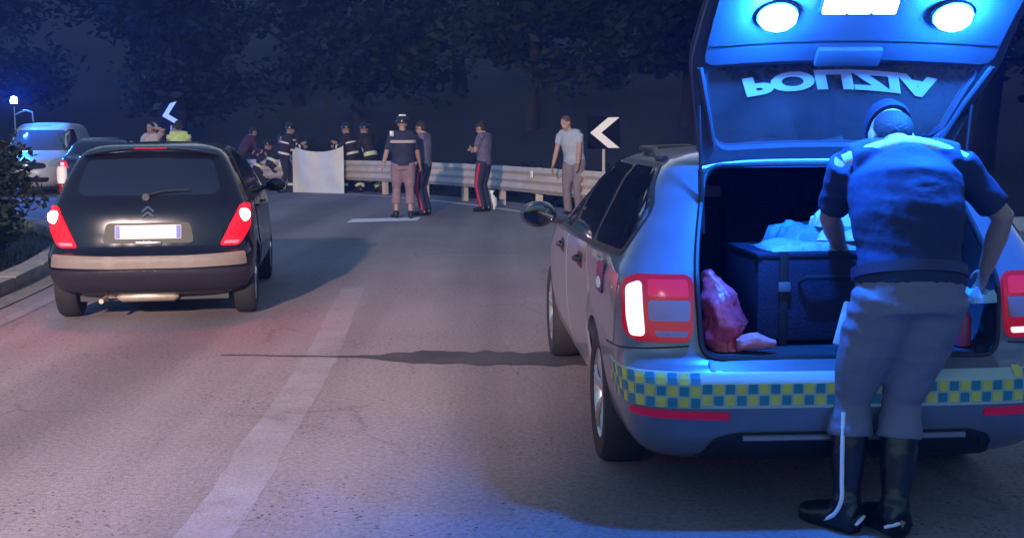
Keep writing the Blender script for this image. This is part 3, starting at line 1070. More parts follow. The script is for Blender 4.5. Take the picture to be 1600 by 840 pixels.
def crumple(name, w, d, h, m, seed, loc, rz, label, cat, group=None, n=16, fold=.5):
    """a folded or crumpled cloth: closed lumpy slab"""
    v, f = [], []
    for j in range(n + 1):
        for i in range(n + 1):
            u, q = i / n * 2 - 1, j / n * 2 - 1
            edge = (1 - u ** 6) * (1 - q ** 6)
            zz = h * (edge ** .4) * (.55 + .45 * noise.noise(Vector((u * 1.6 + seed, q * 2.2, seed)))) + .4 * h * fold * noise.noise(Vector((u * 3 + seed, q * 5, 1)))
            jx = 1 + .10 * noise.noise(Vector((q * 2, seed, 4))); jy = 1 + .12 * noise.noise(Vector((u * 2, seed, 8)))
            v.append((u * w / 2 * jx, q * d / 2 * jy, max(zz, .002)))
    m_ = (n + 1) ** 2
    v += [(x, y, 0.0) for x, y, z in v]
    for j in range(n):
        for i in range(n):
            k = j * (n + 1) + i
            f += [(k, k + 1, k + n + 2, k + n + 1), (m_ + k, m_ + k + n + 1, m_ + k + n + 2, m_ + k + 1)]
    B_ = [i for i in range(n + 1)] + [(j + 1) * (n + 1) - 1 for j in range(1, n + 1)] + [n * (n + 1) + i for i in range(n - 1, -1, -1)] + [j * (n + 1) for j in range(n - 1, 0, -1)]
    for i in range(len(B_)):
        a_, b_ = B_[i], B_[(i + 1) % len(B_)]
        f.append((a_, m_ + a_, m_ + b_, b_))
    o = pyobj(name, v, f, m, sharp=60)
    o.location = loc; o.rotation_euler = (0, 0, rz)
    return tag(o, label, cat, group)
M_cyan = mat('pale_blue_vest', (.30, .48, .58), .6, vary=.4, vscale=14, bump=.5, bscale=30)
M_pale = mat('pale_reflective_vest', (.72, .76, .62), .5, vary=.3, vscale=18, bump=.5, bscale=30)
crumple('folded_vest', .50, .30, .055, M_cyan, 3.1, pw(-.02, .50, 1.046), .1, 'pale blue folded vest lying lowest on the dark case', 'vest')
crumple('folded_vest', .30, .22, .05, M_pale, 8.4, pw(.12, .46, 1.085), -.3, 'cream reflective folded vest on the case beside the officer\'s arm', 'vest')
crumple('folded_jacket', .40, .24, .12, mat('sky_blue_jacket', (.18, .40, .58), .55, vary=.35, vscale=12, bump=.4, bscale=25), 5.7, pw(.03, .68, 1.06), .35, 'heaped sky blue jacket at the back of the case', 'jacket')
crumple('paper_bundle', .15, .12, .10, mat('white_paper', (.78, .78, .74), .6, vary=.08, vscale=20), 2.2, pw(.06, .60, 1.13), .2, 'white bundle on top of the sky blue jacket', 'bundle')
# red plastic bag slumped at the left of the load space
bm = bmesh.new()
P_ = [(0, 0, .0), (.0, 0, .10), (-.02, .01, .2), (-.045, .02, .27), (-.06, .02, .31)]
tube(bm, P_, [(.075, .10), (.085, .11), (.065, .08), (.035, .05), (.018, .03)], 20, ref=(1, 0, 0))
bmesh.ops.subdivide_edges(bm, edges=bm.edges, cuts=2, use_grid_fill=True)
for q_ in bm.verts:
    nn = noise.noise(q_.co * 13) * .03 + abs(noise.noise(q_.co * 30)) * -.028 + .01
    q_.co += Vector((q_.co.x, q_.co.y, 0)).normalized() * nn if q_.co.xy.length > 1e-4 else Vector()
bag = obj('plastic_bag', bm, mat('red_plastic_film', (.75, .07, .12), .30, vary=.5, vscale=12, bump=.5, bscale=30), sharp=80)
bag.location = pw(-.475, .27, .668)
tag(bag, 'crumpled red plastic bag in the left corner of the load space', 'plastic bag')
bm = bmesh.new()
tube(bm, [(0, 0, .03), (.07, -.02, .045), (.14, -.03, .03)], [(.04, .03), (.045, .035), (.02, .015)], 14, ref=(0, 1, 0))
bmesh.ops.subdivide_edges(bm, edges=bm.edges, cuts=2, use_grid_fill=True)
for q_ in bm.verts:
    q_.co += Vector((noise.noise(q_.co * 30), noise.noise(q_.co * 30 + Vector((5, 0, 0))), noise.noise(q_.co * 30 + Vector((0, 5, 0))))) * .009
o = obj('cloth', bm, mat('pink_cloth', (.75, .22, .26), .6, vary=.4, vscale=15, bump=.4, bscale=30), sharp=80)
o.location = pw(-.43, .19, .668)
tag(o, 'small pink crumpled cloth in front of the red plastic bag', 'cloth')
bm = bmesh.new(); box(bm, (0, 0, .09), (.085, .03, .18), Matrix.Rotation(.30, 3, 'Y') @ Matrix.Rotation(-.2, 3, 'X'), .008)
for q_ in bm.verts: q_.co.z += .012
o = obj('white_carton', bm, mat('white_card', (.72, .68, .70), .6, vary=.06)); o.location = pw(.02, .20, .66)
tag(o, 'white carton leaning in the load space beside the officer\'s leg', 'carton')
bm = bmesh.new(); box(bm, (0, 0, 0), (.23, .02, .055), None, .006)
o = obj('pale_panel', bm, mat('lilac_panel', (.42, .36, .46), .6)); o.location = pw(-.33, 1.50, 1.235); o.rotation_euler = (0, 0, PYAW)
tag(o, 'pale lilac strip of card in front of the rear head restraint', 'card')
bm = bmesh.new(); lathe(bm, [(.02, 0), (.035, .01), (.035, .12), (.02, .15), (.012, .17)], 'z', 16)
o = obj('red_bottle', bm, mat('red_plastic', (.5, .05, .10), .35)); o.location = pw(.50, .24, .66)
tag(o, 'small red bottle at the right side of the load space', 'bottle')

# ------------------------------------------------------------------ the dark hatchback with its tail lights on
HZ = (-2.93, 9.72, 0.0); HYAW = R(8.2)
hatch = empty('hatchback_car', HZ, HYAW)
tag(hatch, 'dark blue hatchback with lit tail lights stopped in the left lane', 'car')
SH = Shell([(.21, .68, .26, 3.62), (.27, .76, .12, 3.74), (.35, .81, .04, 3.80), (.44, .83, .0, 3.84), (.52, .837, .0, 3.85), (.565, .837, .02, 3.85), (.60, .832, .075, 3.84), (.66, .826, .10, 3.80), (.76, .822, .115, 3.70), (.86, .815, .135, 3.52), (.95, .80, .165, 3.3), (1.01, .775, .20, 3.14), (1.12, .73, .255, 2.86), (1.24, .675, .33, 2.56), (1.33, .625, .395, 2.32), (1.395, .565, .46, 2.08), (1.435, .47, .56, 1.86), (1.46, .30, .80, 1.6)], nr=3.1, mr=12)
M_hbody = mat('midnight_blue_paint', (0.006, 0.006, 0.013), 0.14, 0.0, coat=0.0)
nb = cut_body(SH.solid(), [arch_cutter(s_, y_, .29, .335, .5) for s_ in (-1, 1) for y_ in (.64, 3.10)])
obj('body', nb, M_hbody, hatch, sharp=32)
patch('rear_window', rnd_poly([(-.53, 1.035), (.53, 1.035), (.565, 1.09), (.50, 1.325), (-.50, 1.325), (-.565, 1.09)], .06), SH.rear, .006, .01, mat('tinted_rear_glass', (.008, .010, .022), .03, spec=1.0), hatch, .07)
bm = bmesh.new()
tube(bm, [SH.rear(-.52 + i * .052, 1.378 - .03 * (2 * i / 20 - 1) ** 2, .012 + .028 * (1 - (2 * i / 20 - 1) ** 4)) for i in range(21)], [(.016, .03)] * 21, 8, ref=(0, 0, 1))
sp_ = obj('roof_spoiler', bm, M_hbody, hatch)
bm = bmesh.new(); tube(bm, [SH.rear(-.13 + i * .052, 1.372, .062) for i in range(6)], [(.007, .006)] * 6, 6, ref=(0, 0, 1)); obj('high_brake_light', bm, M_redlens, sp_)
# hatch panel edge, plate recess with plate, badge, handle strip, wiper
patch('tailgate_panel', rnd_poly([(-.58, .63), (.58, .63), (.60, .98), (.56, 1.02), (-.56, 1.02), (-.60, .98)], .04), SH.rear, .005, .01, M_hbody, hatch, .08)
patch('plate_recess', rnd_poly([(-.36, .655), (.36, .655), (.33, .82), (-.33, .82)], .04), SH.rear, .009, .01, M_black, hatch, .08)
pl = patch('number_plate', rnd_poly([(-.26, .69), (.26, .69), (.26, .80), (-.26, .80)], .008), SH.rear, .016, .008, M_plate, hatch, .08)
for sg in (-1, 1):
    patch('plate_end_band', [(sg * .256, .694), (sg * .222, .694), (sg * .222, .796), (sg * .256, .796)], SH.rear, .0185, .004, M_plateb, pl, .1)
bm = bmesh.new()
for z_ in (.885, .925):
    for sg in (-1, 1):
        tube(bm, [SH.rear(sg * .045, z_ - .022, .014), SH.rear(0, z_ + .016, .014)], [(.011, .006)] * 2, 6, ref=(0, 0, 1))
obj('badge', bm, M_chrome, hatch)
bm = bmesh.new(); box(bm, SH.rear(0, .655, .018), (.20, .018, .022), None, .005); obj('tailgate_handle', bm, M_chrome, hatch)
bm = bmesh.new()
tube(bm, [SH.rear(-.02, 1.03, .02), SH.rear(.12, 1.06, .025), SH.rear(.33, 1.07, .02)], .008, 6)
lathe(bm, [(.03, -.02), (.03, .02)], 'y', 12, SH.rear(-.02, 1.02, .01)); obj('rear_wiper', bm, M_black, hatch)
patch('bumper_strip', rnd_poly([(-.80, .475), (-.78, .572), (-.30, .556), (.30, .556), (.78, .572), (.80, .475), (.3, .462), (-.3, .462)], .02), SH.wrap, .010, .014, mat('grey_bumper_plastic', (.17, .135, .12), .55, vary=.1, vscale=6), hatch, .06)
patch('bumper_lower', rnd_poly([(-.84, .28), (.84, .28), (.88, .455), (.3, .442), (-.3, .442), (-.88, .455)], .04), SH.wrap, .006, .012, mat('dark_bumper', (.020, .018, .026), .4), hatch, .06)
for sg in (-1, 1):
    def F(a, z, off=0.0, sg=sg):
        return SH.wrap(sg * a, z, off)
    tl = patch('tail_light', rnd_poly([(.56, .625), (.72, .625), (.84, .78), (.87, .955), (.74, .955), (.65, .80)], .03), F, .016, .03, M_redlit, hatch, .04)
    bm = bmesh.new(); ellipsoid(bm, F(.765, .865, .020), (.050, .026, .052), None, 14, 10); obj('bulb_glow', bm, M_redhot, tl)
    patch('clear_lens', rnd_poly([(.59, .637), (.70, .637), (.72, .662), (.605, .662)], .008), F, .021, .006, M_pink, tl, .05)
    FS = SH.side(sg)
    patch('side_window_surround', rnd_poly([(.62, 1.03), (2.95, .985), (2.35, 1.33), (1.9, 1.425), (.85, 1.40), (.58, 1.2)], .09), FS, .004, .01, M_black, hatch)
    patch('rear_door_window', rnd_poly([(.72, 1.05), (1.55, 1.03), (1.52, 1.38), (.92, 1.365), (.68, 1.2)], .05), FS, .008, .008, M_glassd, hatch)
    patch('front_door_window', rnd_poly([(1.62, 1.03), (2.75, 1.01), (2.32, 1.27), (1.85, 1.385), (1.6, 1.385)], .04), FS, .008, .008, M_glassd, hatch)
    for nm, pl_, y0 in (('rear_door', [(.98, .62), (1.12, .30), (1.60, .30), (1.60, .98), (.80, 1.0)], .98), ('front_door', [(1.62, .30), (2.58, .30), (2.72, .55), (2.70, .97), (1.62, .98)], 1.70)):
        d = patch(nm, rnd_poly(pl_, .04), FS, .005, .01, M_hbody, hatch)
        bm = bmesh.new(); tube(bm, [FS(y0 + k * .04, .90, .012 + .02 * math.sin(math.pi * k / 4)) for k in range(5)], [(.013, .009)] * 5, 8, ref=(0, 0, 1)); obj('handle', bm, M_hbody, d)
    bm = bmesh.new(); ellipsoid(bm, (sg * .91, 2.52, 1.02), (.10, .065, .07)); tube(bm, [(sg * .76, 2.54, .99), (sg * .85, 2.54, 1.0)], .025, 8)
    obj('wing_mirror', bm, M_hbody, hatch)
    for y_ in (.64, 3.10):
        make_wheel(hatch, sg * .725, y_, .29, sg, .18)
bm = bmesh.new(); box(bm, (0, 1.95, .19), (1.2, 3.2, .06)); obj('underbody', bm, M_black, hatch)
bm = bmesh.new(); tube(bm, [(-.30, .34, .20), (-.26, .34, .20), (.16, .34, .20), (.20, .34, .20)], [(.05, .02), (.085, .05), (.085, .05), (.05, .02)], 14, ref=(0, 1, 0))
tube(bm, [(-.30, .34, .20), (-.38, .28, .20), (-.39, .10, .19)], .02, 10)
obj('exhaust_silencer', bm, mat('exhaust_steel', (.55, .46, .38), .45, .5, vary=.2, vscale=14), hatch)
bm = bmesh.new(); tube(bm, [(-.6, .64, .24), (.6, .64, .24)], .035, 10); obj('rear_axle', bm, mat('axle_steel', (.3, .26, .22), .6, .3), hatch)

# ------------------------------------------------------------------ the white van facing us, with a raised blue beacon
px, py = gp(42, 306)
van = empty('white_van', (px - 4.2 * .139, py + 4.2 * .99, 0), R(180 + 8))
tag(van, 'white van facing the viewer on the left verge under a blue beacon', 'van')
# body modelled forward = +y; turned round so that its front shows
SV = Shell([(.22, .74, .30, 4.05), (.30, .82, .12, 4.16), (.42, .86, .05, 4.22), (.55, .875, .02, 4.24), (.70, .88, .0, 4.22), (.82, .88, .0, 4.14), (.92, .88, .02, 3.95), (1.0, .875, .03, 3.62), (1.08, .865, .04, 3.30), (1.25, .84, .05, 3.02), (1.45, .80, .07, 2.72), (1.62, .755, .10, 2.45), (1.74, .69, .16, 2.2), (1.81, .58, .3, 1.95), (1.84, .38, .6, 1.6)], nr=6, mr=16, nf=2.8, mf=8)
M_vwhite = mat('van_white_paint', (.70, .67, .64), .35, vary=.04, coat=.4)
nb = cut_body(SV.solid(36, 48), [arch_cutter(s_, y_, .31, .36, .5) for s_ in (-1, 1) for y_ in (.75, 3.35)])
obj('body', nb, M_vwhite, van, sharp=32)
patch('windscreen', rnd_poly([(-.70, 1.12), (.70, 1.12), (.60, 1.64), (-.60, 1.64)], .07), SV.front, .006, .01, mat('van_windscreen', (.10, .11, .14), .08, spec=1), van, .1)
gr = patch('grille', chaikin([(-.42, .66), (.42, .66), (.50, .74), (.38, .83), (-.38, .83), (-.50, .74)], 2), SV.front, .010, .015, M_black, van, .08)
bm = bmesh.new(); ellipsoid(bm, SV.front(0, .745, .02), (.085, .02, .06), None, 14, 8); obj('badge', bm, M_chrome, gr)
patch('lower_grille', rnd_poly([(-.50, .34), (.50, .34), (.54, .46), (-.54, .46)], .04), SV.front, .008, .012, M_black, van, .08)
for sg in (-1, 1):
    FS = SV.side(sg)
    patch('headlight', rnd_poly([(sg * .52, .72), (sg * .78, .74), (sg * .80, .90), (sg * .66, .92), (sg * .52, .82)], .04), SV.front, .012, .02, mat('clear_headlight', (.5, .5, .5), .1, spec=1), van, .06)
    patch('side_window', rnd_poly([(1.95, 1.12), (3.05, 1.10), (2.6, 1.5), (2.2, 1.66), (1.95, 1.66)], .05), FS, .006, .01, M_glassd, van)
    bm = bmesh.new(); ellipsoid(bm, (sg * 1.0, 2.95, 1.2), (.09, .06, .13)); tube(bm, [(sg * .83, 2.97, 1.15), (sg * .93, 2.97, 1.17)], .025, 8); obj('wing_mirror', bm, M_black, van)
    for y_ in (.75, 3.35):
        make_wheel(van, sg * .77, y_, .31, sg, .2)
bm = bmesh.new(); tube(bm, [(.72, 2.1, 1.60), (.72, 2.1, 2.30)], .018, 8); tube(bm, [(.25, 2.1, 1.86), (.27, 2.1, 2.12), (.44, 2.1, 2.17), (.71, 2.1, 2.06)], .022, 8)
mast = obj('beacon_mast', bm, mat('mast_grey', (.45, .47, .52), .4, .4), van)
bm = bmesh.new(); lathe(bm, [(.09, 2.28), (.10, 2.33), (.10, 2.35)], 'z', 18, (.72, 2.1, 0)); bc = obj('beacon_base', bm, M_black, mast)
bm = bmesh.new(); lathe(bm, [(.085, 2.35), (.085, 2.45), (.06, 2.51), (.01, 2.53)], 'z', 12, (.72, 2.1, 0)); obj('blue_beacon', bm, M_bluefar, mast)

# a dark car beyond the hatchback: a clone of the hatch shell with its own paint is avoided, this one is a saloon
px, py = gp(150, 312)
sal = empty('parked_car', (px, py, 0), R(10))
tag(sal, 'dark navy saloon mostly hidden behind the hatchback on its left', 'car')
SS = Shell([(.22, .70, .28, 4.0), (.30, .80, .10, 4.15), (.45, .85, .0, 4.25), (.60, .86, .02, 4.22), (.75, .86, .05, 4.1), (.88, .85, .08, 3.9), (.97, .83, .22, 3.5), (1.02, .80, .5, 3.2), (1.15, .73, .75, 2.9), (1.30, .65, 1.0, 2.55), (1.40, .55, 1.25, 2.3), (1.44, .35, 1.5, 2.0)], nr=3.4, mr=12)
M_navy = mat('navy_car_paint', (.012, .016, .05), .25, .2, coat=.7)
nb = cut_body(SS.solid(34, 44), [arch_cutter(s_, y_, .31, .36, .5) for s_ in (-1, 1) for y_ in (.9, 3.4)])
obj('body', nb, M_navy, sal, sharp=32)
patch('rear_window', rnd_poly([(-.55, 1.06), (.55, 1.06), (.48, 1.34), (-.48, 1.34)], .05), SS.rear, .006, .01, M_glassd, sal, .08)
for sg in (-1, 1):
    def F(a, z, off=0.0, sg=sg):
        return SS.wrap(sg * a, z, off)
    tl = patch('tail_light', rnd_poly([(.60, .74), (.84, .74), (.90, .90), (.66, .90)], .03), F, .012, .02, M_redlit, sal, .06)
    patch('lit_lens', rnd_poly([(.70, .80), (.82, .80), (.84, .87), (.72, .87)], .02), F, .018, .008, mat('pink_lit_lens', (.8, .5, .5), .3, emit=(1, .45, .5), estr=.3), tl, .06)
    patch('side_window', rnd_poly([(.95, 1.03), (3.0, 1.0), (2.4, 1.33), (1.3, 1.36)], .06), SS.side(sg), .006, .01, M_glassd, sal)
    for y_ in (.9, 3.4):
        make_wheel(sal, sg * .76, y_, .31, sg, .2)
patch('number_plate', rnd_poly([(-.26, .62), (.26, .62), (.26, .73), (-.26, .73)], .008), SS.rear, .01, .008, M_plate, sal, .1)

# ------------------------------------------------------------------ people
SKIN = mat('skin', (.42, .25, .20), .55, vary=.08, vscale=12)
def v3(p): return Vector(p)
def ik(a, b, l1, l2, pole):
    """middle joint of a two-bone limb from a to b"""
    d = b - a
    L = min(d.length, (l1 + l2) * .9995)
    n = d.normalized()
    b2 = a + n * L
    x = (l1 * l1 - l2 * l2 + L * L) / (2 * L)
    h = math.sqrt(max(l1 * l1 - x * x, 0))
    p = pole - n * pole.dot(n)
    p.normalize()
    return a + n * x + p * h, b2
def lerp(a, b, t): return a + (b - a) * t

def person(label, loc, face, h=1.76, pose=None, top=None, sleeve=.5, legs=None, shoes=None, hair=None, hat=None, bands=None, stripe=None, vox=.013, cvox=.015, group=None, girth=1.0, boots=0.0, long_top=0.0, skirtlen=1.0, fold=0.0):
    """one figure: a continuous skin-coloured body with clothing children. Local x right, y forward"""
    k = h / 1.76
    P = dict(pelvis=(0, 0, .95), chest=(0, .0, 1.27), neck=(0, -.015, 1.475), head=(0, .02, 1.625), handl=(-.27, .06, .82), handr=(.27, .06, .82),
             footl=(-.11, -.02, .085), footr=(.11, -.02, .085), toel=(-.02, 1, 0), toer=(.02, 1, 0), polel=(-.4, -1, -.1), poler=(.4, -1, -.1), kneel=(-.05, 1, 0), kneer=(.05, 1, 0), up=None, sh=.185)
    P.update(pose or {})
    Q = {n_: (v3(p) if isinstance(p, tuple) else p) for n_, p in P.items()}
    root = empty('person', (loc[0], loc[1], loc[2] if len(loc) > 2 else 0), face)
    root.scale = (k, k, k)
    tag(root, label, 'person', group)
    pel, che, nec, hd = Q['pelvis'], Q['chest'], Q['neck'], Q['head']
    spine = (nec - pel).normalized()
    rgt = v3(P.get('right', (1, 0, 0))).normalized()
    hip_r = v3(P.get('hipright', (1, 0, 0))).normalized()
    shl, shr = nec - rgt * Q['sh'] - spine * .045, nec + rgt * Q['sh'] - spine * .045
    ell, hl = ik(shl, Q['handl'], .285, .25, Q['polel'])
    elr, hr_ = ik(shr, Q['handr'], .285, .25, Q['poler'])
    hipl, hipr = pel - hip_r * .092 - Vector((0, 0, .02)), pel + hip_r * .092 - Vector((0, 0, .02))
    knl, fl = ik(hipl, Q['footl'], .435, .43, Q['kneel'])
    knr, fr = ik(hipr, Q['footr'], .435, .43, Q['kneer'])
    G = girth
    def torso(bm, g=0.0, z0=-.07, upto=1.0):
        a = pel + spine * z0
        pts = [a, pel + spine * .02, lerp(pel, che, .40), lerp(pel, che, .85), lerp(che, nec, .45), lerp(che, nec, .80), nec + spine * (.01 + g * .3)]
        rad = [(.150 * G, .105 * G), (.168 * G, .118 * G), (.150 * G, .112 * G), (.172 * G, .128 * G), (.180 * G, .118 * G), (.150, .095), (.070, .068)]
        tube(bm, pts, [(x + g, y + g) for x, y in rad], 18, ref=rgt)
        for s_ in (shl, shr):
            tube(bm, [lerp(che, nec, .88), lerp(lerp(che, nec, .93), s_, .6), s_], [.060 + g, .066 + g, .058 + g], 12)
    def arm(bm, s_, e_, w_, g=0.0, f=1.0):
        """f: how far down the arm (1 = elbow, 2 = wrist)"""
        pts = [s_, lerp(s_, e_, .5), e_, lerp(e_, w_, .35), w_]
        rad = [.060, .050, .043, .043, .029]
        if f < 2:
            q = []
            n_ = 9
            L = [0, .5, 1, 1.35, 2]
            for i in range(n_):
                t = f * i / (n_ - 1)
                j = max(i_ for i_ in range(5) if L[i_] <= t + 1e-9); j = min(j, 3)
                u = (t - L[j]) / (L[j + 1] - L[j])
                q.append((lerp(pts[j], pts[j + 1], u), rad[j] + (rad[j + 1] - rad[j]) * u))
            pts, rad = [p_ for p_, r_ in q], [r_ for p_, r_ in q]
        tube(bm, pts, [r_ + g * (1 + .25 * i / len(rad)) for i, r_ in enumerate(rad)], 12)
    def leg(bm, h_, n_, f_, g=0.0, end=1.0, loose=0.0):
        ank = f_ + Vector((0, 0, .0))
        pts = [h_ + (h_ - n_).normalized() * .03, lerp(h_, n_, .35), lerp(h_, n_, .75), n_, lerp(n_, ank, .32), lerp(n_, ank, .75), ank]
        rad = [.092 * G, .088 * G, .067 * G, .058, .058, .043 + loose * .7, .038 + loose]
        if end < 1:
            pts[-1] = lerp(n_, ank, end); pts[-2] = lerp(n_, ank, end * .75); pts[-3] = lerp(n_, ank, end * .32)
            rad[-1] = .050 + loose; rad[-2] = .056 + loose * .6; rad[-3] = .060
        tube(bm, pts, [r_ + g for r_ in rad], 14)
    def foot(bm, f_, t_, g=0.0):
        t_ = v3(t_); t_.z = 0; t_.normalize()
        b_ = Vector((f_.x, f_.y, 0)) 
        lift = f_.z - .085
        z = lambda q_: Vector((0, 0, q_ + lift))
        tube(bm, [b_ - t_ * .055 + z(.05), b_ + z(.058), b_ + t_ * .08 + z(.045), b_ + t_ * .16 + z(.034), b_ + t_ * .205 + z(.028)], [(.032 + g, .045 + g), (.037 + g, .052 + g), (.043 + g, .042 + g), (.043 + g, .031 + g), (.025 + g, .022 + g)], 12, ref=t_.cross(Vector((0, 0, 1))))
        tube(bm, [f_ + Vector((0, 0, .05)), f_ - Vector((0, 0, .02))], .040 + g, 12)
    def hand(bm, e_, w_, side):
        d = (w_ - e_).normalized()
        out = rgt * side
        up = d.cross(out)
        if up.length < .1: up = d.cross(Vector((0, 1, 0)))
        up.normalize()
        fw = up if up.dot(Vector((0, 1, 0))) > 0 else -up          # knuckle line runs front to back
        palm = fw.cross(d) * (1 if fw.cross(d).dot(-out) > 0 else -1)
        tube(bm, [w_ - d * .01, w_ + d * .03, w_ + d * .09], [(.026, .020), (.036, .016), (.040, .014)], 10, ref=fw)
        for i, (o_, ln_) in enumerate(((.031, .068), (.011, .078), (-.010, .073), (-.030, .056))):
            b_ = w_ + d * .085 + fw * o_
            tube(bm, [b_, b_ + d * ln_ * .5 + palm * .008, b_ + d * ln_ * .85 + palm * .028, b_ + d * ln_ * .95 + palm * .045], [.0095, .009, .0085, .007], 8)
        b_ = w_ + d * .025 + fw * .028
        tube(bm, [b_, b_ + fw * .028 + d * .03 + palm * .008, b_ + fw * .036 + d * .065 + palm * .016], [.013, .0105, .008], 8)
    hdir = v3(P.get('look', (0, 1, 0))).normalized()
    hup = (hd - nec); hup = (hup - hdir * hup.dot(hdir)).normalized()
    hx = hdir.cross(hup)
    HR = Matrix((hx, hdir, hup)).transposed()
    def H(x, y, z): return hd + HR @ Vector((x, y, z))
    # body: one continuous skin
    bm = bmesh.new()
    torso(bm)
    for s_, e_, w_, sd_ in ((shl, ell, hl, -1), (shr, elr, hr_, 1)):
        arm(bm, s_, e_, w_, 0, 2); hand(bm, e_, w_, sd_)
    for h_, n_, f_, t_ in ((hipl, knl, fl, Q['toel']), (hipr, knr, fr, Q['toer'])):
        leg(bm, h_, n_, f_); foot(bm, f_, t_, -.008 if shoes else 0.0)
    tube(bm, [nec - spine * .03, lerp(nec, hd, .5), H(0, -.005, -.03)], [.062, .056, .052], 14)
    ellipsoid(bm, H(0, -.012, .03), (.077, .096, .095), HR, 16, 12)
    ellipsoid(bm, H(0, .028, -.045), (.060, .066, .072), HR, 14, 10)
    ellipsoid(bm, H(0, .05, -.090), (.034, .036, .030), HR, 10, 8)
    tube(bm, [H(0, .084, .022), H(0, .104, -.020), H(0, .094, -.034)], [.012, .017, .014], 8)
    ellipsoid(bm, H(0, .082, .030), (.052, .016, .012), HR, 10, 6)
    ellipsoid(bm, H(0, .082, -.064), (.026, .015, .013), HR, 10, 6)
    for s_ in (-1, 1):
        ellipsoid(bm, H(s_ * .079, -.008, -.005), (.012, .022, .034), HR, 10, 8)
    body = blend('body', bm, vox, SKIN, root, 2)
    for s_ in (-1, 1):
        bm = bmesh.new()
        ellipsoid(bm, H(s_ * .031, .079, .008), (.013, .010, .010), HR, 8, 6)
        obj('eye', bm, mat('eye_dark', (.05, .04, .04), .2), root)
    bm = bmesh.new(); tube(bm, [H(-.024, .094, -.062), H(0, .099, -.064), H(.024, .094, -.062)], [.004, .006, .004], 6); obj('mouth', bm, mat('lips', (.30, .12, .11), .5), root)
    def fit(name, build, m, vx=cvox, sm=3):
        b_ = bmesh.new(); build(b_); o_ = blend(name, b_, vx, m, root, sm)
        if fold and name in ('shirt', 'trousers'):
            # cloth folds: ridges that run across the limb, strongest where it bends
            N_ = [q_.normal.copy() for q_ in o_.data.vertices]
            new = []
            for q_, nn in zip(o_.data.vertices, N_):
                c_ = q_.co
                n1 = noise.noise(Vector((c_.x * 5, c_.y * 5, c_.z * 15)))
                n2 = noise.noise(Vector((c_.x * 11 + c_.z * 9, c_.y * 11, c_.z * 22 + 4)))
                new.extend(c_ + nn * (fold * (1.1 * (abs(n1) * -2 + .6) + .6 * n2)))
            o_.data.vertices.foreach_set('co', new)
            o_.data.update()
        return o_
    if top:
        def bt(b_):
            torso(b_, .016, -.06 - long_top)
            if sleeve > 0:
                arm(b_, shl, ell, hl, .014, sleeve); arm(b_, shr, elr, hr_, .014, sleeve)
        fit('shirt' if sleeve < 1.5 else 'jacket', bt, top)
    if legs:
        def bl(b_):
            tube(b_, [pel - spine * .10, pel + spine * .03, pel + spine * .11], [(.158 * G, .115 * G), (.178 * G, .130 * G), (.160 * G, .120 * G)], 18, ref=hip_r)
            leg(b_, hipl, knl, fl, .018, skirtlen, .018); leg(b_, hipr, knr, fr, .018, skirtlen, .018)
        fit('trousers', bl, legs)
    if shoes:
        for f_, n_, t_ in ((fl, knl, Q['toel']), (fr, knr, Q['toer'])):
            def bs(b_):
                foot(b_, f_, t_, .018 if boots else .012)
                if boots:
                    top_ = lerp(f_, n_, boots)
                    tube(b_, [f_ + Vector((0, 0, .01)), lerp(f_, top_, .3), lerp(f_, top_, .7), top_], [.050, .056, .072, .074], 14)
            fit('boot' if boots else 'shoe', bs, shoes)
    if hat is None and hair:
        def bh(b_):
            ellipsoid(b_, H(0, -.022, .042), (.084, .098, .094), HR, 16, 12)
            ellipsoid(b_, H(0, -.050, -.02), (.070, .060, .075), HR, 14, 10)
        fit('hair', bh, hair, .012, 1)
    if hat:
        kind, hm = hat
        bm = bmesh.new()
        if kind == 'helmet':
            tube(bm, [H(0, -.01, .02), H(0, -.01, .06), H(0, -.012, .11), H(0, -.015, .145), H(0, -.015, .158)], [(.112, .130), (.116, .135), (.102, .118), (.06, .07), (.015, .018)], 20, ref=hx)
            tube(bm, [H(0, .02, .028), H(0, .02, .018)], [(.130, .165), (.132, .168)], 20, ref=hx)
            tube(bm, [H(0, .105, .10), H(0, .06, .155), H(0, -.02, .178), H(0, -.10, .14)], [(.012, .014)] * 4, 8, ref=hx)
            o = obj('helmet', bm, hm, root)
        else:
            tube(bm, [H(0, -.015, .045), H(0, -.015, .08), H(0, -.02, .125), H(0, -.02, .138)], [(.088, .108), (.092, .112), (.078, .095), (.03, .04)], 18, ref=hx)
            tube(bm, [H(0, .06, .055), H(0, .12, .045), H(0, .165, .032)], [(.078, .008), (.075, .007), (.045, .005)], 12, ref=hx)
            o = obj('cap', bm, hm, root)
            if hair:
                def bh(b_): ellipsoid(b_, H(0, -.045, .0), (.078, .068, .085), HR, 14, 10)
                fit('hair', bh, hair, .012, 1)
    # reflective bands: rings about limbs and trunk
    for bd in bands or []:
        what, t, wd, bmat_ = bd
        g = .026
        segs = []
        if what == 'chest': segs = [(lerp(pel, nec, t), spine, (.180 * G + g, .126 * G + g), rgt)]
        elif what == 'legs':
            for a_, b_ in ((knl, fl), (knr, fr)):
                segs.append((lerp(a_, b_, t), (b_ - a_).normalized(), (.078 + g * .4,) * 2, hip_r))
        elif what == 'arms':
            for a_, b_ in ((ell, hl), (elr, hr_)):
                segs.append((lerp(a_, b_, t), (b_ - a_).normalized(), (.040 + g * .9,) * 2, rgt))
        elif what == 'uarms':
            for a_, b_ in ((shl, ell), (shr, elr)):
                segs.append((lerp(a_, b_, t), (b_ - a_).normalized(), (.050 + g,) * 2, rgt))
        for c_, d_, r_, rf in segs:
            b_ = bmesh.new()
            tube(b_, [c_ - d_ * wd / 2, c_ + d_ * wd / 2], [r_, r_], 20, ref=rf)
            obj('reflective_band', b_, bmat_, root)
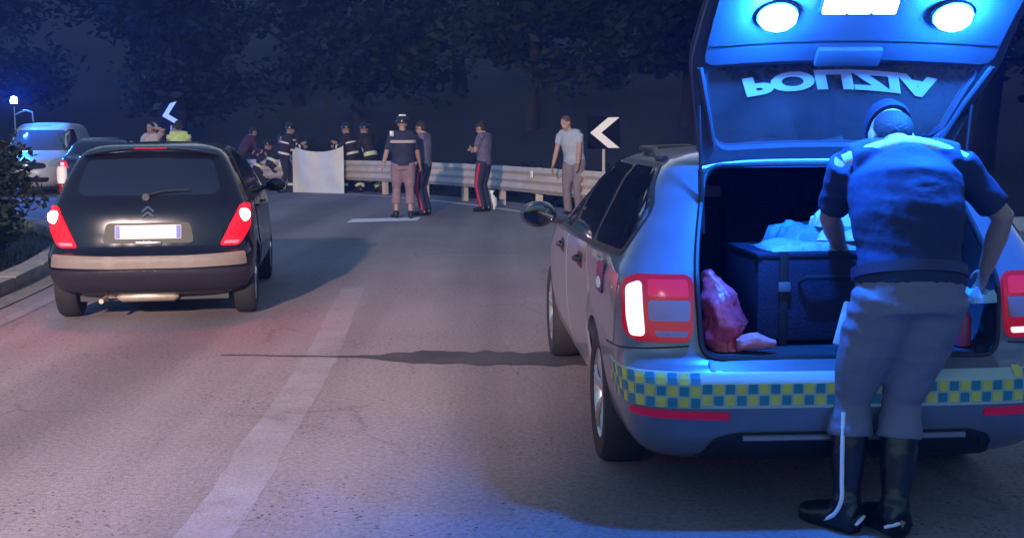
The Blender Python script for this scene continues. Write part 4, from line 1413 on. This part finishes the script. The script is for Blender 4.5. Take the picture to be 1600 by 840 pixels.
    if stripe:
        for h_, n_, f_, sd_ in ((hipl, knl, fl, -1), (hipr, knr, fr, 1)):
            b_ = bmesh.new()
            o_ = hip_r * sd_
            pts = [h_ + o_ * (.112 * G), lerp(h_, n_, .4) + o_ * (.108 * G), n_ + o_ * .082, lerp(n_, f_, .4) + o_ * .083, lerp(n_, f_, .95) + o_ * .078]
            tube(b_, pts, [(.026, .008)] * 5, 8, ref=(0, 1, 0))
            obj('trouser_stripe', b_, stripe, root)
    root['_j'] = 0
    del root['_j']
    return root, dict(spine=spine, shl=shl, shr=shr, ell=ell, elr=elr, hl=hl, hr=hr_, knl=knl, knr=knr, fl=fl, fr=fr, pel=pel, che=che, nec=nec, hd=hd, H=H, rgt=rgt, hipl=hipl, hipr=hipr)

C_navy = mat('navy_uniform', (.020, .024, .060), .8, vary=.25, vscale=10, bump=.35, bscale=14)
C_dark = mat('dark_turnout', (.026, .020, .026), .85, vary=.3, vscale=9, bump=.4, bscale=14)
C_black = mat('black_cloth', (.015, .014, .018), .8, vary=.3, vscale=10, bump=.3, bscale=16)
C_grey = mat('grey_trousers', (.20, .16, .18), .85, vary=.2, vscale=9, bump=.4, bscale=14)
C_pinkg = mat('mauve_trousers', (.26, .17, .20), .85, vary=.2, vscale=9, bump=.4, bscale=14)
C_white = mat('pale_shirt', (.36, .40, .47), .8, vary=.1, vscale=9, bump=.4, bscale=14)
C_lightp = mat('light_pink_shirt', (.50, .40, .42), .8, vary=.15, vscale=9, bump=.4, bscale=14)
C_hivis = mat('yellow_green_vest', (.58, .72, .25), .7, vary=.2, vscale=10, bump=.3, bscale=14)
C_shoe = mat('black_leather', (.012, .011, .012), .35)
C_hair = mat('dark_hair', (.02, .015, .013), .7, bump=.5, bscale=90)
C_red = mat('red_stripe', (.55, .02, .07), .7)
C_hw = mat('pale_helmet', (.55, .55, .60), .3)
C_hk = mat('black_helmet', (.02, .022, .03), .25)
B_sil = mat('silver_yellow_band', (.85, .82, .66), .45)
B_yel = mat('yellow_band', (.80, .82, .45), .45)
C_lpurple = mat('purple_grey_shirt', (.12, .11, .18), .8, vary=.2, vscale=10, bump=.35, bscale=14)

GF = 'firefighters around the white sheet'
fire = [('chest', .12, .055, B_sil), ('chest', .62, .04, B_sil), ('legs', .72, .06, B_sil), ('arms', .55, .045, B_sil)]
# where they stand: pixel of the feet -> ground, facing angle (0 = away from the viewer)
def at(px, py): return gp(px, py)
# two on the left of the sheet, two on the right, holding its upper corners
SH_A, SH_B = gp(458, 301), gp(538, 303)
x, y = at(447, 301)
person('firefighter in banded dark suit holding the left edge of the white sheet', (x, y + .1), R(-75), 1.80, dict(handl=(-.10, .40, 1.22), handr=(.10, .42, 1.15), pelvis=(0, -.06, .92), chest=(0, .02, 1.24), neck=(0, .07, 1.44), head=(0, .13, 1.58), footl=(-.13, .12, .085), footr=(.13, -.2, .085)), C_dark, 2, C_dark, C_shoe, hat=('helmet', C_hk), bands=fire, group=GF)
x, y = at(425, 299)
person('firefighter crouching with pale banded sleeves left of the white sheet', (x, y + .5), R(-60), 1.78, dict(pelvis=(0, -.12, .72), chest=(0, .05, 1.02), neck=(0, .13, 1.21), head=(0, .21, 1.34), handl=(-.16, .48, .82), handr=(.16, .48, .80), footl=(-.14, .16, .085), footr=(.16, -.22, .085)), C_dark, 2, C_dark, C_shoe, hat=('helmet', C_hk), bands=[('chest', .15, .07, B_yel), ('arms', .4, .06, B_sil), ('legs', .75, .07, B_sil)], group=GF)
x, y = at(378, 300)
person('bareheaded man in dark maroon jacket bending right behind the hatchback', (x, y + .4), R(-55), 1.80, dict(pelvis=(0, -.10, .93), chest=(0, .08, 1.22), neck=(0, .18, 1.40), head=(0, .26, 1.53), handl=(-.2, .42, .95), handr=(.2, .45, .98), footl=(-.14, .1, .085), footr=(.14, -.15, .085)), mat('maroon_jacket', (.06, .022, .04), .85, vary=.3, vscale=9, bump=.4, bscale=14), 2, C_black, C_shoe, hair=C_hair, bands=[('arms', .6, .03, C_lightp)])
x, y = at(549, 301)
person('firefighter holding the right edge of the white sheet', (x, y + .1), R(75), 1.80, dict(handl=(-.10, .40, 1.15), handr=(.10, .42, 1.24), pelvis=(0, -.06, .92), chest=(0, .02, 1.24), neck=(0, .07, 1.44), head=(0, .13, 1.58), footl=(-.13, .14, .085), footr=(.13, -.18, .085)), C_dark, 2, C_dark, C_shoe, hat=('helmet', C_hk), bands=fire, group=GF)
x, y = at(575, 301)
person('firefighter with broad yellow waist band right of the white sheet', (x, y + .35), R(60), 1.82, dict(pelvis=(0, -.06, .90), chest=(0, .03, 1.22), neck=(0, .09, 1.42), head=(0, .15, 1.56), handl=(-.22, .36, .98), handr=(.14, .42, 1.02), footl=(-.15, .14, .085), footr=(.15, -.2, .085)), C_dark, 2, C_dark, C_shoe, hat=('helmet', C_hk), bands=[('chest', .08, .10, B_yel), ('legs', .78, .10, B_yel), ('arms', .5, .05, B_sil)], group=GF)
x, y = at(437, 298)
person('firefighter standing behind the man at the left edge of the white sheet', (x, y + 1.6), R(-160), 1.83, dict(handl=(-.2, .25, 1.0), handr=(.16, .3, 1.05)), C_dark, 2, C_dark, C_shoe, hat=('helmet', C_hk), bands=fire, group=GF)
x, y = at(562, 298)
person('firefighter standing behind the pair right of the white sheet', (x, y + 1.7), R(150), 1.78, dict(handl=(-.25, .2, .9), handr=(.2, .3, 1.1)), C_dark, 2, C_dark, C_shoe, hat=('helmet', C_hk), bands=fire, group=GF)
x, y = at(404, 299)
person('firefighter kneeling between the man in maroon and the white sheet', (x, y + .6), R(-70), 1.78, dict(pelvis=(0, -.15, .55), chest=(0, .02, .86), neck=(0, .10, 1.05), head=(0, .17, 1.18), handl=(-.16, .42, .55), handr=(.16, .45, .6), footl=(-.14, .22, .085), footr=(.16, -.35, .10)), C_dark, 2, C_dark, C_shoe, hat=('helmet', C_hk), bands=[('chest', .2, .07, B_yel), ('arms', .5, .06, B_sil), ('uarms', .5, .05, B_sil)], group=GF)
# the pair in the road
x, y = at(631, 341)
pr_, J = person('helmeted man in navy top and mauve trousers standing on the stop line', (x, y), R(6), 1.82, dict(handl=(-.34, .02, .92), handr=(.30, .18, .90), footl=(-.13, .06, .085), footr=(.12, -.06, .085), toel=(-.3, 1, 0), head=(0, .04, 1.62)), C_navy, .9, C_pinkg, C_shoe, hat=('helmet', C_hk), bands=[('chest', .72, .045, C_lightp)], girth=1.15, skirtlen=.62)
b_ = bmesh.new(); box(b_, J['H'](0, -.085, .150), (.12, .05, .03), None, .006); obj('helmet_mark', b_, C_hw, pr_)
b_ = bmesh.new(); box(b_, J['shl'] + Vector((0, -.075, .03)), (.07, .02, .09), None, .008); obj('shoulder_patch', b_, C_hw, pr_)
x, y = at(664, 336)
person('man with red striped dark trousers standing right beside the helmeted man', (x, y), R(72), 1.76, dict(handl=(-.14, .34, 1.02), handr=(.2, .22, .88), head=(0, .06, 1.61), look=(0, 1, -.25)), C_lpurple, .6, C_navy, C_shoe, hair=C_hair, stripe=C_red)
x, y = at(757, 330)
person('man in navy red striped trousers looking down at a phone before the guard rail', (x, y), R(62), 1.76, dict(handl=(-.05, .26, 1.22), handr=(.09, .24, 1.18), head=(0, .07, 1.60), look=(0, 1, -.45), polel=(-.7, -.6, -.6), poler=(.7, -.6, -.6)), C_lpurple, .7, C_navy, C_shoe, hair=C_hair, stripe=C_red)
b_ = bmesh.new(); box(b_, (0, 0, 0), (.07, .010, .14), Matrix.Rotation(-.7, 3, 'X'), .003)
ph = obj('phone', b_, M_black); a = R(62); ph.location = (x - math.sin(a) * .37, y + math.cos(a) * .37, 1.225); ph.rotation_euler = (0, 0, a)
tag(ph, 'dark phone held by the man in red striped trousers at the rail', 'phone')
# small white bag on the ground at his feet
bx_, by_ = gp(767, 327)
bm = bmesh.new()
tube(bm, [(0, 0, .0), (0, 0, .10), (0, 0, .22), (0, 0, .32), (.01, 0, .38)], [(.10, .07), (.14, .10), (.12, .09), (.05, .04), (.07, .03)], 16, ref=(1, 0, 0))
bmesh.ops.subdivide_edges(bm, edges=bm.edges, cuts=1, use_grid_fill=True)
for q_ in bm.verts: q_.co += Vector((noise.noise(q_.co * 12), noise.noise(q_.co * 12 + Vector((7, 0, 0))), 0)) * .02
o = obj('white_bag', bm, mat('white_bag_film', (.85, .85, .78), .4, vary=.1, vscale=12)); o.location = (bx_, by_ - .15, .006)
tag(o, 'knotted white bag at the feet of the man with the phone', 'bag')
# the man in the pale shirt by the chevron sign
x, y = at(896, 338)
person('man in pale blue shirt and grey trousers leaning beside the chevron sign', (x, y), R(150), 1.84, dict(pelvis=(0, -.04, .95), chest=(.02, .0, 1.27), neck=(.06, .03, 1.46), head=(.10, .09, 1.60), handl=(-.2, .22, .9), handr=(.34, .12, .86), look=(.3, 1, -.3)), C_white, .6, C_grey, C_shoe, hair=mat('brown_hair', (.10, .06, .06), .7), girth=1.12)
# those seen over the hatchback's roof
x, y = gp(145, 311)
person('man in pale helmet looking over the dark saloon', (x, y + 5.2), R(170), 1.80, dict(), C_navy, 1.9, C_navy, C_shoe, hat=('helmet', C_hw))
x, y = gp(196, 310)
person('man in dark clothes with folded arms behind the hatchback roof', (x, y + 4.5), R(190), 1.72, dict(handl=(.10, .24, 1.12), handr=(-.10, .26, 1.16)), C_lpurple, 1.9, C_navy, C_shoe, hair=C_hair)
x, y = gp(240, 312)
person('man in light pink shirt with hands to his head above the hatchback roof', (x, y), R(165), 1.80, dict(handl=(-.14, .08, 1.62), handr=(.12, .26, 1.25), polel=(-1, .2, .1)), C_lightp, .6, C_grey, C_shoe, hair=C_hair)
x, y = gp(283, 313)
person('person in yellow-green reflective vest above the hatchback roof', (x, y), R(10), 1.84, dict(handl=(-.26, .16, .95), handr=(.26, .16, .95)), C_hivis, .3, C_grey, C_shoe, hair=C_hair, bands=[('chest', .5, .05, B_sil)])

# the white sheet they hold up: sagging top edge, soft folds, real thickness
n, m_ = 30, 24
v, f = [], []
for s_ in (0, 1):
    for j in range(m_ + 1):
        for i in range(n + 1):
            u, q = i / n, j / m_
            c = Vector((SH_A[0] + (SH_B[0] - SH_A[0]) * u, SH_A[1] + (SH_B[1] - SH_A[1]) * u, 0))
            sag = .17 * (1 - (2 * u - 1) ** 2) ** .8
            z = .012 + q * (1.225 - .03 * u - sag)
            fold = .05 * math.sin(u * 11 + q * 1.5 + .8 * math.sin(q * 3)) * (.4 + .6 * q) + .03 * noise.noise(Vector((u * 4, q * 4, 2)))
            v.append((c.x, c.y + fold - .10 * math.sin(math.pi * u) * q + s_ * .004, z))
N_ = (n + 1) * (m_ + 1)
for j in range(m_):
    for i in range(n):
        k_ = j * (n + 1) + i
        f += [(k_, k_ + 1, k_ + n + 2, k_ + n + 1), (N_ + k_, N_ + k_ + n + 1, N_ + k_ + n + 2, N_ + k_ + 1)]
sheet = pyobj('white_sheet', v, f, mat('white_sheet_cloth', (.80, .76, .70), .85, vary=.05, vscale=5, bump=.15, bscale=12), sharp=70)
tag(sheet, 'white sheet with sagging top edge held up across the far road', 'sheet')

# ------------------------------------------------------------------ the officer leaning into the load space
C_polo = mat('officer_blue_polo', (.012, .026, .075), .85, vary=.15, vscale=7, bump=.5, bscale=11)
C_breech = mat('grey_blue_breeches', (.17, .165, .215), .85, vary=.10, vscale=6, bump=.5, bscale=10)
C_boot = mat('black_boot_leather', (.012, .012, .015), .25, vary=.3, vscale=12, bump=.15, bscale=20)
OX, OY = 1.485, 4.50
off, J = person('police officer in dark blue polo, grey breeches and tall black boots leaning into the boot', (OX, OY), 0.0, 1.76,
    dict(pelvis=(-.005, -.02, .935), chest=(.0, .07, 1.255), neck=(.0, .15, 1.455), head=(.0, .285, 1.505), look=(-.05, .5, -.95), sh=.205,
         handl=(-.13, .50, 1.05), handr=(.385, .27, .985), polel=(-1, -.5, -.2), poler=(1, -.6, .1), footl=(-.20, .06, .085), footr=(-.03, .01, .085), toel=(-.75, 1, 0), toer=(-.25, 1, 0),
         kneel=(-.3, 1, 0), kneer=(-.15, 1, 0)),
    C_polo, .82, C_breech, C_boot, hair=mat('cropped_hair', (.025, .017, .02), .7, bump=.5, bscale=120), hat=('cap', mat('dark_cap', (.012, .014, .035), .8, vary=.2, vscale=20, bump=.2, bscale=60)), vox=.007, cvox=.010, girth=1.14, boots=.74, long_top=-.115, skirtlen=.34, fold=.0045)
bm = bmesh.new()
sp_, rg = J['spine'], J['rgt']
tube(bm, [J['pel'] + sp_ * .055, J['pel'] + sp_ * .095], [(.214, .158)] * 2, 32, ref=rg)
obj('belt', bm, mat('dark_belt', (.02, .025, .06), .5), off)
# reflective yoke strip across the back of the shoulders
bm = bmesh.new()
bk = sp_.cross(rg); bk = bk if bk.y < 0 else -bk
pts = []
for i in range(13):
    t = i / 12 * 2 - 1
    pts.append(J['nec'] + rg * (t * .235) - sp_ * (.004 + .055 * abs(t) ** 1.6) + bk * (.078 - .035 * t * t) + Vector((0, 0, .018 - .006 * abs(t))))
tube(bm, pts, [(.022, .007)] * 13, 8, ref=sp_)
obj('reflective_yoke', bm, mat('yoke_film', (.62, .72, .62), .5, vary=.35, vscale=40), off)
# white piping down the left boot and pale sole marks
bm = bmesh.new()
k0, f0 = J['knl'], J['fl']
tdir = Vector((-.75, 1, 0)).normalized()
sidev = Vector((-.55, -.83, 0)).normalized()
pts = [lerp(f0, k0, .90) + sidev * .082, lerp(f0, k0, .6) + sidev * .078, lerp(f0, k0, .3) + sidev * .068, lerp(f0, k0, .12) + sidev * .062, f0 + Vector((0, 0, -.01)) + sidev * .058 + tdir * .03, f0 + Vector((0, 0, -.055)) + sidev * .05 + tdir * .09]
tube(bm, catmull(pts, 5), .0085, 8)
obj('white_piping', bm, mat('white_piping', (.85, .82, .85), .5), off)
for nm, f_, td, sv in (('heel_mark', J['fl'], tdir, Vector((.65, -.75, 0)).normalized()), ('heel_mark', J['fr'], Vector((-.25, 1, 0)).normalized(), Vector((-.4, -.9, 0)).normalized())):
    bm = bmesh.new()
    c = f_ + sv * .062
    c.z = .055
    t2 = Vector((-sv.y, sv.x, 0))
    tube(bm, [c - t2 * .028 + Vector((0, 0, -.012)), c, c + t2 * .028 + Vector((0, 0, .010))], [.006, .009, .006], 8)
    obj(nm, bm, MATS['white_piping'], off)
# pale blue cloth in his right hand
hx_ = Vector((OX, OY, 0)) + J['hr']
crumple('blue_cloth', .12, .10, .07, M_cyan, 12.3, hx_ + Vector((-.015, .03, -.13)), .3, 'pale blue cloth in the officer\'s right hand', 'cloth')

# ------------------------------------------------------------------ signs and marker posts
def chevron_sign(label, loc, rz, size, zc, tilt=0.0):
    root = empty('chevron_sign', loc, rz)
    tag(root, label, 'road sign', 'chevron bend signs')
    s = size / 2
    bm = bmesh.new(); box(bm, (0, 0, zc), (size, .012, size), Matrix.Rotation(tilt, 3, 'Y'), .004); pn = obj('panel', bm, mat('black_sign_sheet', (.006, .007, .014), .9, spec=.1), root)
    w = size * .30
    P = [(-.42 * size, 0), (.14 * size, .47 * size), (.14 * size + w * 1.15, .47 * size), (-.42 * size + w * 1.15, 0), (.14 * size + w * 1.15, -.47 * size), (.14 * size, -.47 * size)]
    Rm = Matrix.Rotation(tilt, 3, 'Y')
    bm = bmesh.new()
    A = [bm.verts.new(Rm @ Vector((x, -.010, z)) + Vector((0, 0, zc))) for x, z in P]
    B = [bm.verts.new(Rm @ Vector((x, -.005, z)) + Vector((0, 0, zc))) for x, z in P]
    for q_ in ((0, 1, 2, 3), (0, 3, 4, 5)):
        bm.faces.new([A[i] for i in q_])
    for i in range(6):
        bm.faces.new((A[i], A[(i + 1) % 6], B[(i + 1) % 6], B[i]))
    obj('white_chevron', bm, mat('white_sign_sheet', (.86, .86, .82), .45), pn, smooth=False)
    bm = bmesh.new(); tube(bm, [(0, .045, -.3), (0, .045, zc + s * .9)], .030, 10); obj('post', bm, M_rail, root)
    bm = bmesh.new()
    for dz in (-.5, .5): box(bm, (0, .018, zc + dz * s), (.10, .03, .03))
    obj('clamp', bm, M_rail, root, smooth=False)
    return root
x, y = gp(944, 330)
chevron_sign('large chevron sign pointing left, beside the man in the pale shirt', (x, y + .15, 0), R(-4), .62, 1.50)
x, y = gp(270, 293)
chevron_sign('far chevron sign above the hatchback roof, over the yellow vest', (x, y, 0), R(-18), .62, 2.08, -.22)

def marker_post(label, loc, hgt):
    root = empty('marker_post', loc)
    tag(root, label, 'marker post')
    bm = bmesh.new(); tube(bm, [(0, 0, -.1), (0, 0, hgt - .04), (0, 0, hgt)], [(.072, .055), (.066, .05), (.05, .035)], 14, ref=(1, 0, 0)); obj('post', bm, mat('white_post_plastic', (.78, .74, .72), .5, vary=.12, vscale=8), root)
    bm = bmesh.new(); tube(bm, [(0, 0, hgt - .36), (0, 0, hgt - .22)], [(.070, .053)] * 2, 14, ref=(1, 0, 0)); bd = obj('dark_band', bm, M_black, root)
    bm = bmesh.new(); box(bm, (0, -.054, hgt - .29), (.045, .01, .10), None, .003); obj('reflector', bm, M_redlens, bd)
marker_post('white marker post with a dark band beside the hatchback\'s left tail light', (-5.75, 15.6, height(-5.75, 15.6)), 1.18)

# ------------------------------------------------------------------ trees, shrubs
def leaf_cloud(bm, clumps, n, size, rng):
    """many small leaf faces gathered in clumps"""
    for _ in range(n):
        c, r = clumps[rng.randrange(len(clumps))]
        d = Vector((rng.gauss(0, 1), rng.gauss(0, 1), rng.gauss(0, 1))).normalized() * (rng.random() ** .45)
        p = c + Vector((d.x * r, d.y * r, d.z * r * .75))
        s = size * rng.uniform(.6, 1.4)
        a = Vector((rng.uniform(-1, 1), rng.uniform(-1, 1), rng.uniform(-.6, .6))).normalized()
        b = a.cross(Vector((rng.uniform(-1, 1), rng.uniform(-1, 1), rng.uniform(-1, 1)))).normalized()
        bm.faces.new([bm.verts.new(p - a * s), bm.verts.new(p + b * s * .45), bm.verts.new(p + a * s), bm.verts.new(p - b * s * .45)])

def tree(label, x, y, hgt, rad, seed, leaf, n=5200, size=.17, group='trees on the dark hillside'):
    rng = random.Random(seed)
    root = empty('tree', (x, y, height(x, y) - .1))
    tag(root, label, 'tree', group)
    bm = bmesh.new()
    lean = Vector((rng.uniform(-.06, .06), rng.uniform(-.06, .06), 1))
    top = lean * hgt * .8
    pts = [lean * hgt * .8 * t + Vector((rng.uniform(-.08, .08), rng.uniform(-.08, .08), 0)) * (t * 2) for t in (0, .15, .35, .6, .85, 1)]
    r0 = .018 * hgt + .05
    tube(bm, pts, [r0 * 1.35, r0, r0 * .85, r0 * .6, r0 * .3, r0 * .12], 9)
    clumps = []
    for i in range(11):
        t = rng.uniform(.18, .95)
        a = rng.uniform(0, 2 * math.pi)
        b0 = top * t
        L = rad * rng.uniform(.55, 1.0) * (1 - .55 * t)
        e = b0 + Vector((math.cos(a) * L, math.sin(a) * L, hgt * rng.uniform(.04, .16)))
        mid = (b0 + e) / 2 + Vector((0, 0, .12 * L))
        tube(bm, [b0, mid, e], [r0 * .45 * (1 - .6 * t), r0 * .28 * (1 - .6 * t), .012], 6)
        clumps.append((e, rad * rng.uniform(.30, .48)))
        clumps.append((mid, rad * rng.uniform(.22, .38)))
    for i in range(9):
        t = rng.uniform(.3, 1.08)
        a = rng.uniform(0, 2 * math.pi); L = rad * (1.05 - .7 * t) * rng.uniform(.3, 1)
        clumps.append((top * t + Vector((math.cos(a) * L, math.sin(a) * L, 0)), rad * rng.uniform(.22, .42)))
    obj('trunk', bm, M_bark, root)
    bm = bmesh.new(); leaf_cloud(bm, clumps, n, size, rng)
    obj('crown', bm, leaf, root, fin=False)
    return root

words = ['broad dark tree', 'tall narrow dark tree', 'leaning dark tree', 'full crowned dark tree', 'shaggy dark tree']
spots = [(-17.5, 40, 9, 3.8), (-13.5, 45, 10.5, 4.2), (-10.5, 39, 7.5, 3.2), (-7.6, 44, 9.5, 3.8), (-4.8, 39, 8, 3.3), (-1.8, 43.5, 10, 4.0), (0.6, 36.5, 7.5, 3.1), (3.4, 41, 9.5, 3.8), (4.6, 32, 7.5, 3.0), (7.2, 36.5, 9, 3.6), (6.7, 26, 7, 2.8), (10.2, 30, 8.5, 3.3), (7.3, 19, 6.5, 2.6), (10.4, 22.5, 8, 3.2), (7.5, 13.5, 6, 2.3), (-21, 45, 10, 4.2), (13.5, 38, 10, 4), (-24.5, 39.5, 9, 3.6)]
where = ['behind the white van', 'behind the dark saloon', 'behind the pale helmet', 'above the far chevron sign', 'behind the man in maroon', 'directly behind the white sheet', 'behind the right-hand firefighters', 'behind the helmeted man in the road', 'behind the man with the phone', 'behind the empty guard rail', 'behind the large chevron sign', 'farther back behind the large chevron sign', 'behind the police car roof', 'deep behind the raised tailgate', 'right of the raised tailgate', 'at the far left edge', 'at the back on the right', 'at the far left behind the van mast']
for i, (x, y, h_, r_) in enumerate(spots):
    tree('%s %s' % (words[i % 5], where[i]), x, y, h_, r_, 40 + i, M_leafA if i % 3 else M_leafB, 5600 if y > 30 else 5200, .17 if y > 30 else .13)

def shrub(label, x, y, hgt, rad, seed, leaf, n=2600, size=.07):
    rng = random.Random(seed)
    root = empty('shrub', (x, y, height(x, y) - .05))
    tag(root, label, 'shrub', 'shrubs on the left verge')
    bm = bmesh.new(); clumps = []
    for i in range(12):
        a = rng.uniform(0, 2 * math.pi); L = rad * rng.uniform(.2, .8)
        e = Vector((math.cos(a) * L, math.sin(a) * L, hgt * rng.uniform(.3, .86)))
        tube(bm, [(0, 0, 0), e * .5 + Vector((0, 0, .1)), e], [.03, .02, .006], 6)
        clumps.append((e, rad * rng.uniform(.35, .5)))
        clumps.append((e * .55, rad * rng.uniform(.35, .5)))
    obj('stems', bm, M_bark, root)
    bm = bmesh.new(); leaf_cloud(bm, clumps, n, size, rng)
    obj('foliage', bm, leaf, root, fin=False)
shrub('large dark shrub at the left edge beside the hatchback', -6.55, 14.3, 1.5, .9, 3, M_leafB, 5200, .06)
shrub('tall shrub behind the large one, in front of the white van', -8.3, 17.6, 1.45, .8, 5, M_leafA, 3600, .06)
shrub('low shrub nearest the viewer at the left edge by the kerb', -6.0, 12.6, .8, .6, 9, M_leafB, 2600, .05)
# low undergrowth below and behind the guard rail: one mass
rng = random.Random(5)
bm = bmesh.new(); clumps = []
UP = resample(offset(RP, 1.9), 120)
for p in UP[18:]:
    for k_ in range(2):
        q_ = p + Vector((rng.uniform(-.5, .8), rng.uniform(-.4, 1.2), 0))
        clumps.append((Vector((q_.x, q_.y, height(q_.x, q_.y) + rng.uniform(.15, .55))), rng.uniform(.3, .55)))
leaf_cloud(bm, clumps, 11000, .10, rng)
ug = obj('undergrowth', bm, M_leafA, fin=False)
tag(ug, kind='stuff')
# dead leaves and short grass along the left kerb
bm = bmesh.new(); 
VP = resample(offset(LP, -1.0), 90)
for _ in range(5200):
    p = VP[rng.randrange(8, 60)] + Vector((rng.uniform(-1.2, .15), rng.uniform(-.4, .4), 0))
    z = height(p.x, p.y); hh = rng.uniform(.06, .22); a = rng.uniform(0, 6.28); w_ = .012
    d = Vector((math.cos(a), math.sin(a), 0)); l_ = Vector((rng.uniform(-.08, .08), rng.uniform(-.08, .08), hh))
    b0 = Vector((p.x, p.y, z))
    bm.faces.new([bm.verts.new(b0 - d * w_), bm.verts.new(b0 + d * w_), bm.verts.new(b0 + l_)])
gr_ = obj('verge_grass', bm, leaf_material('dry_grass', (.06, .06, .025), (.16, .13, .07)), fin=False)
tag(gr_, kind='stuff')

# ------------------------------------------------------------------ added haze volume, tinted blue to imitate the beacon glare
HAZE = 0.0022
if HAZE > 0:
    bm = bmesh.new(); box(bm, (0, 35, 11.5), (160, 130, 26.2))
    hz = obj('haze', bm, None, smooth=False, fin=True) if False else None
    me = bpy.data.meshes.new('haze'); bmesh.ops.recalc_face_normals(bm, faces=bm.faces); bm.to_mesh(me); bm.free()
    hm = bpy.data.materials.new('blue_glare_haze'); hm.use_nodes = True
    nt = hm.node_tree; nt.nodes.remove(nt.nodes['Principled BSDF'])
    pv = nt.nodes.new('ShaderNodeVolumePrincipled')
    pv.inputs['Color'].default_value = (.16, .32, .95, 1)
    pv.inputs['Density'].default_value = HAZE
    pv.inputs['Anisotropy'].default_value = 0.0
    nt.links.new(pv.outputs[0], nt.nodes['Material Output'].inputs['Volume'])
    me.materials.append(hm)
    hz = link(bpy.data.objects.new('haze', me))
    tag(hz, kind='stuff')
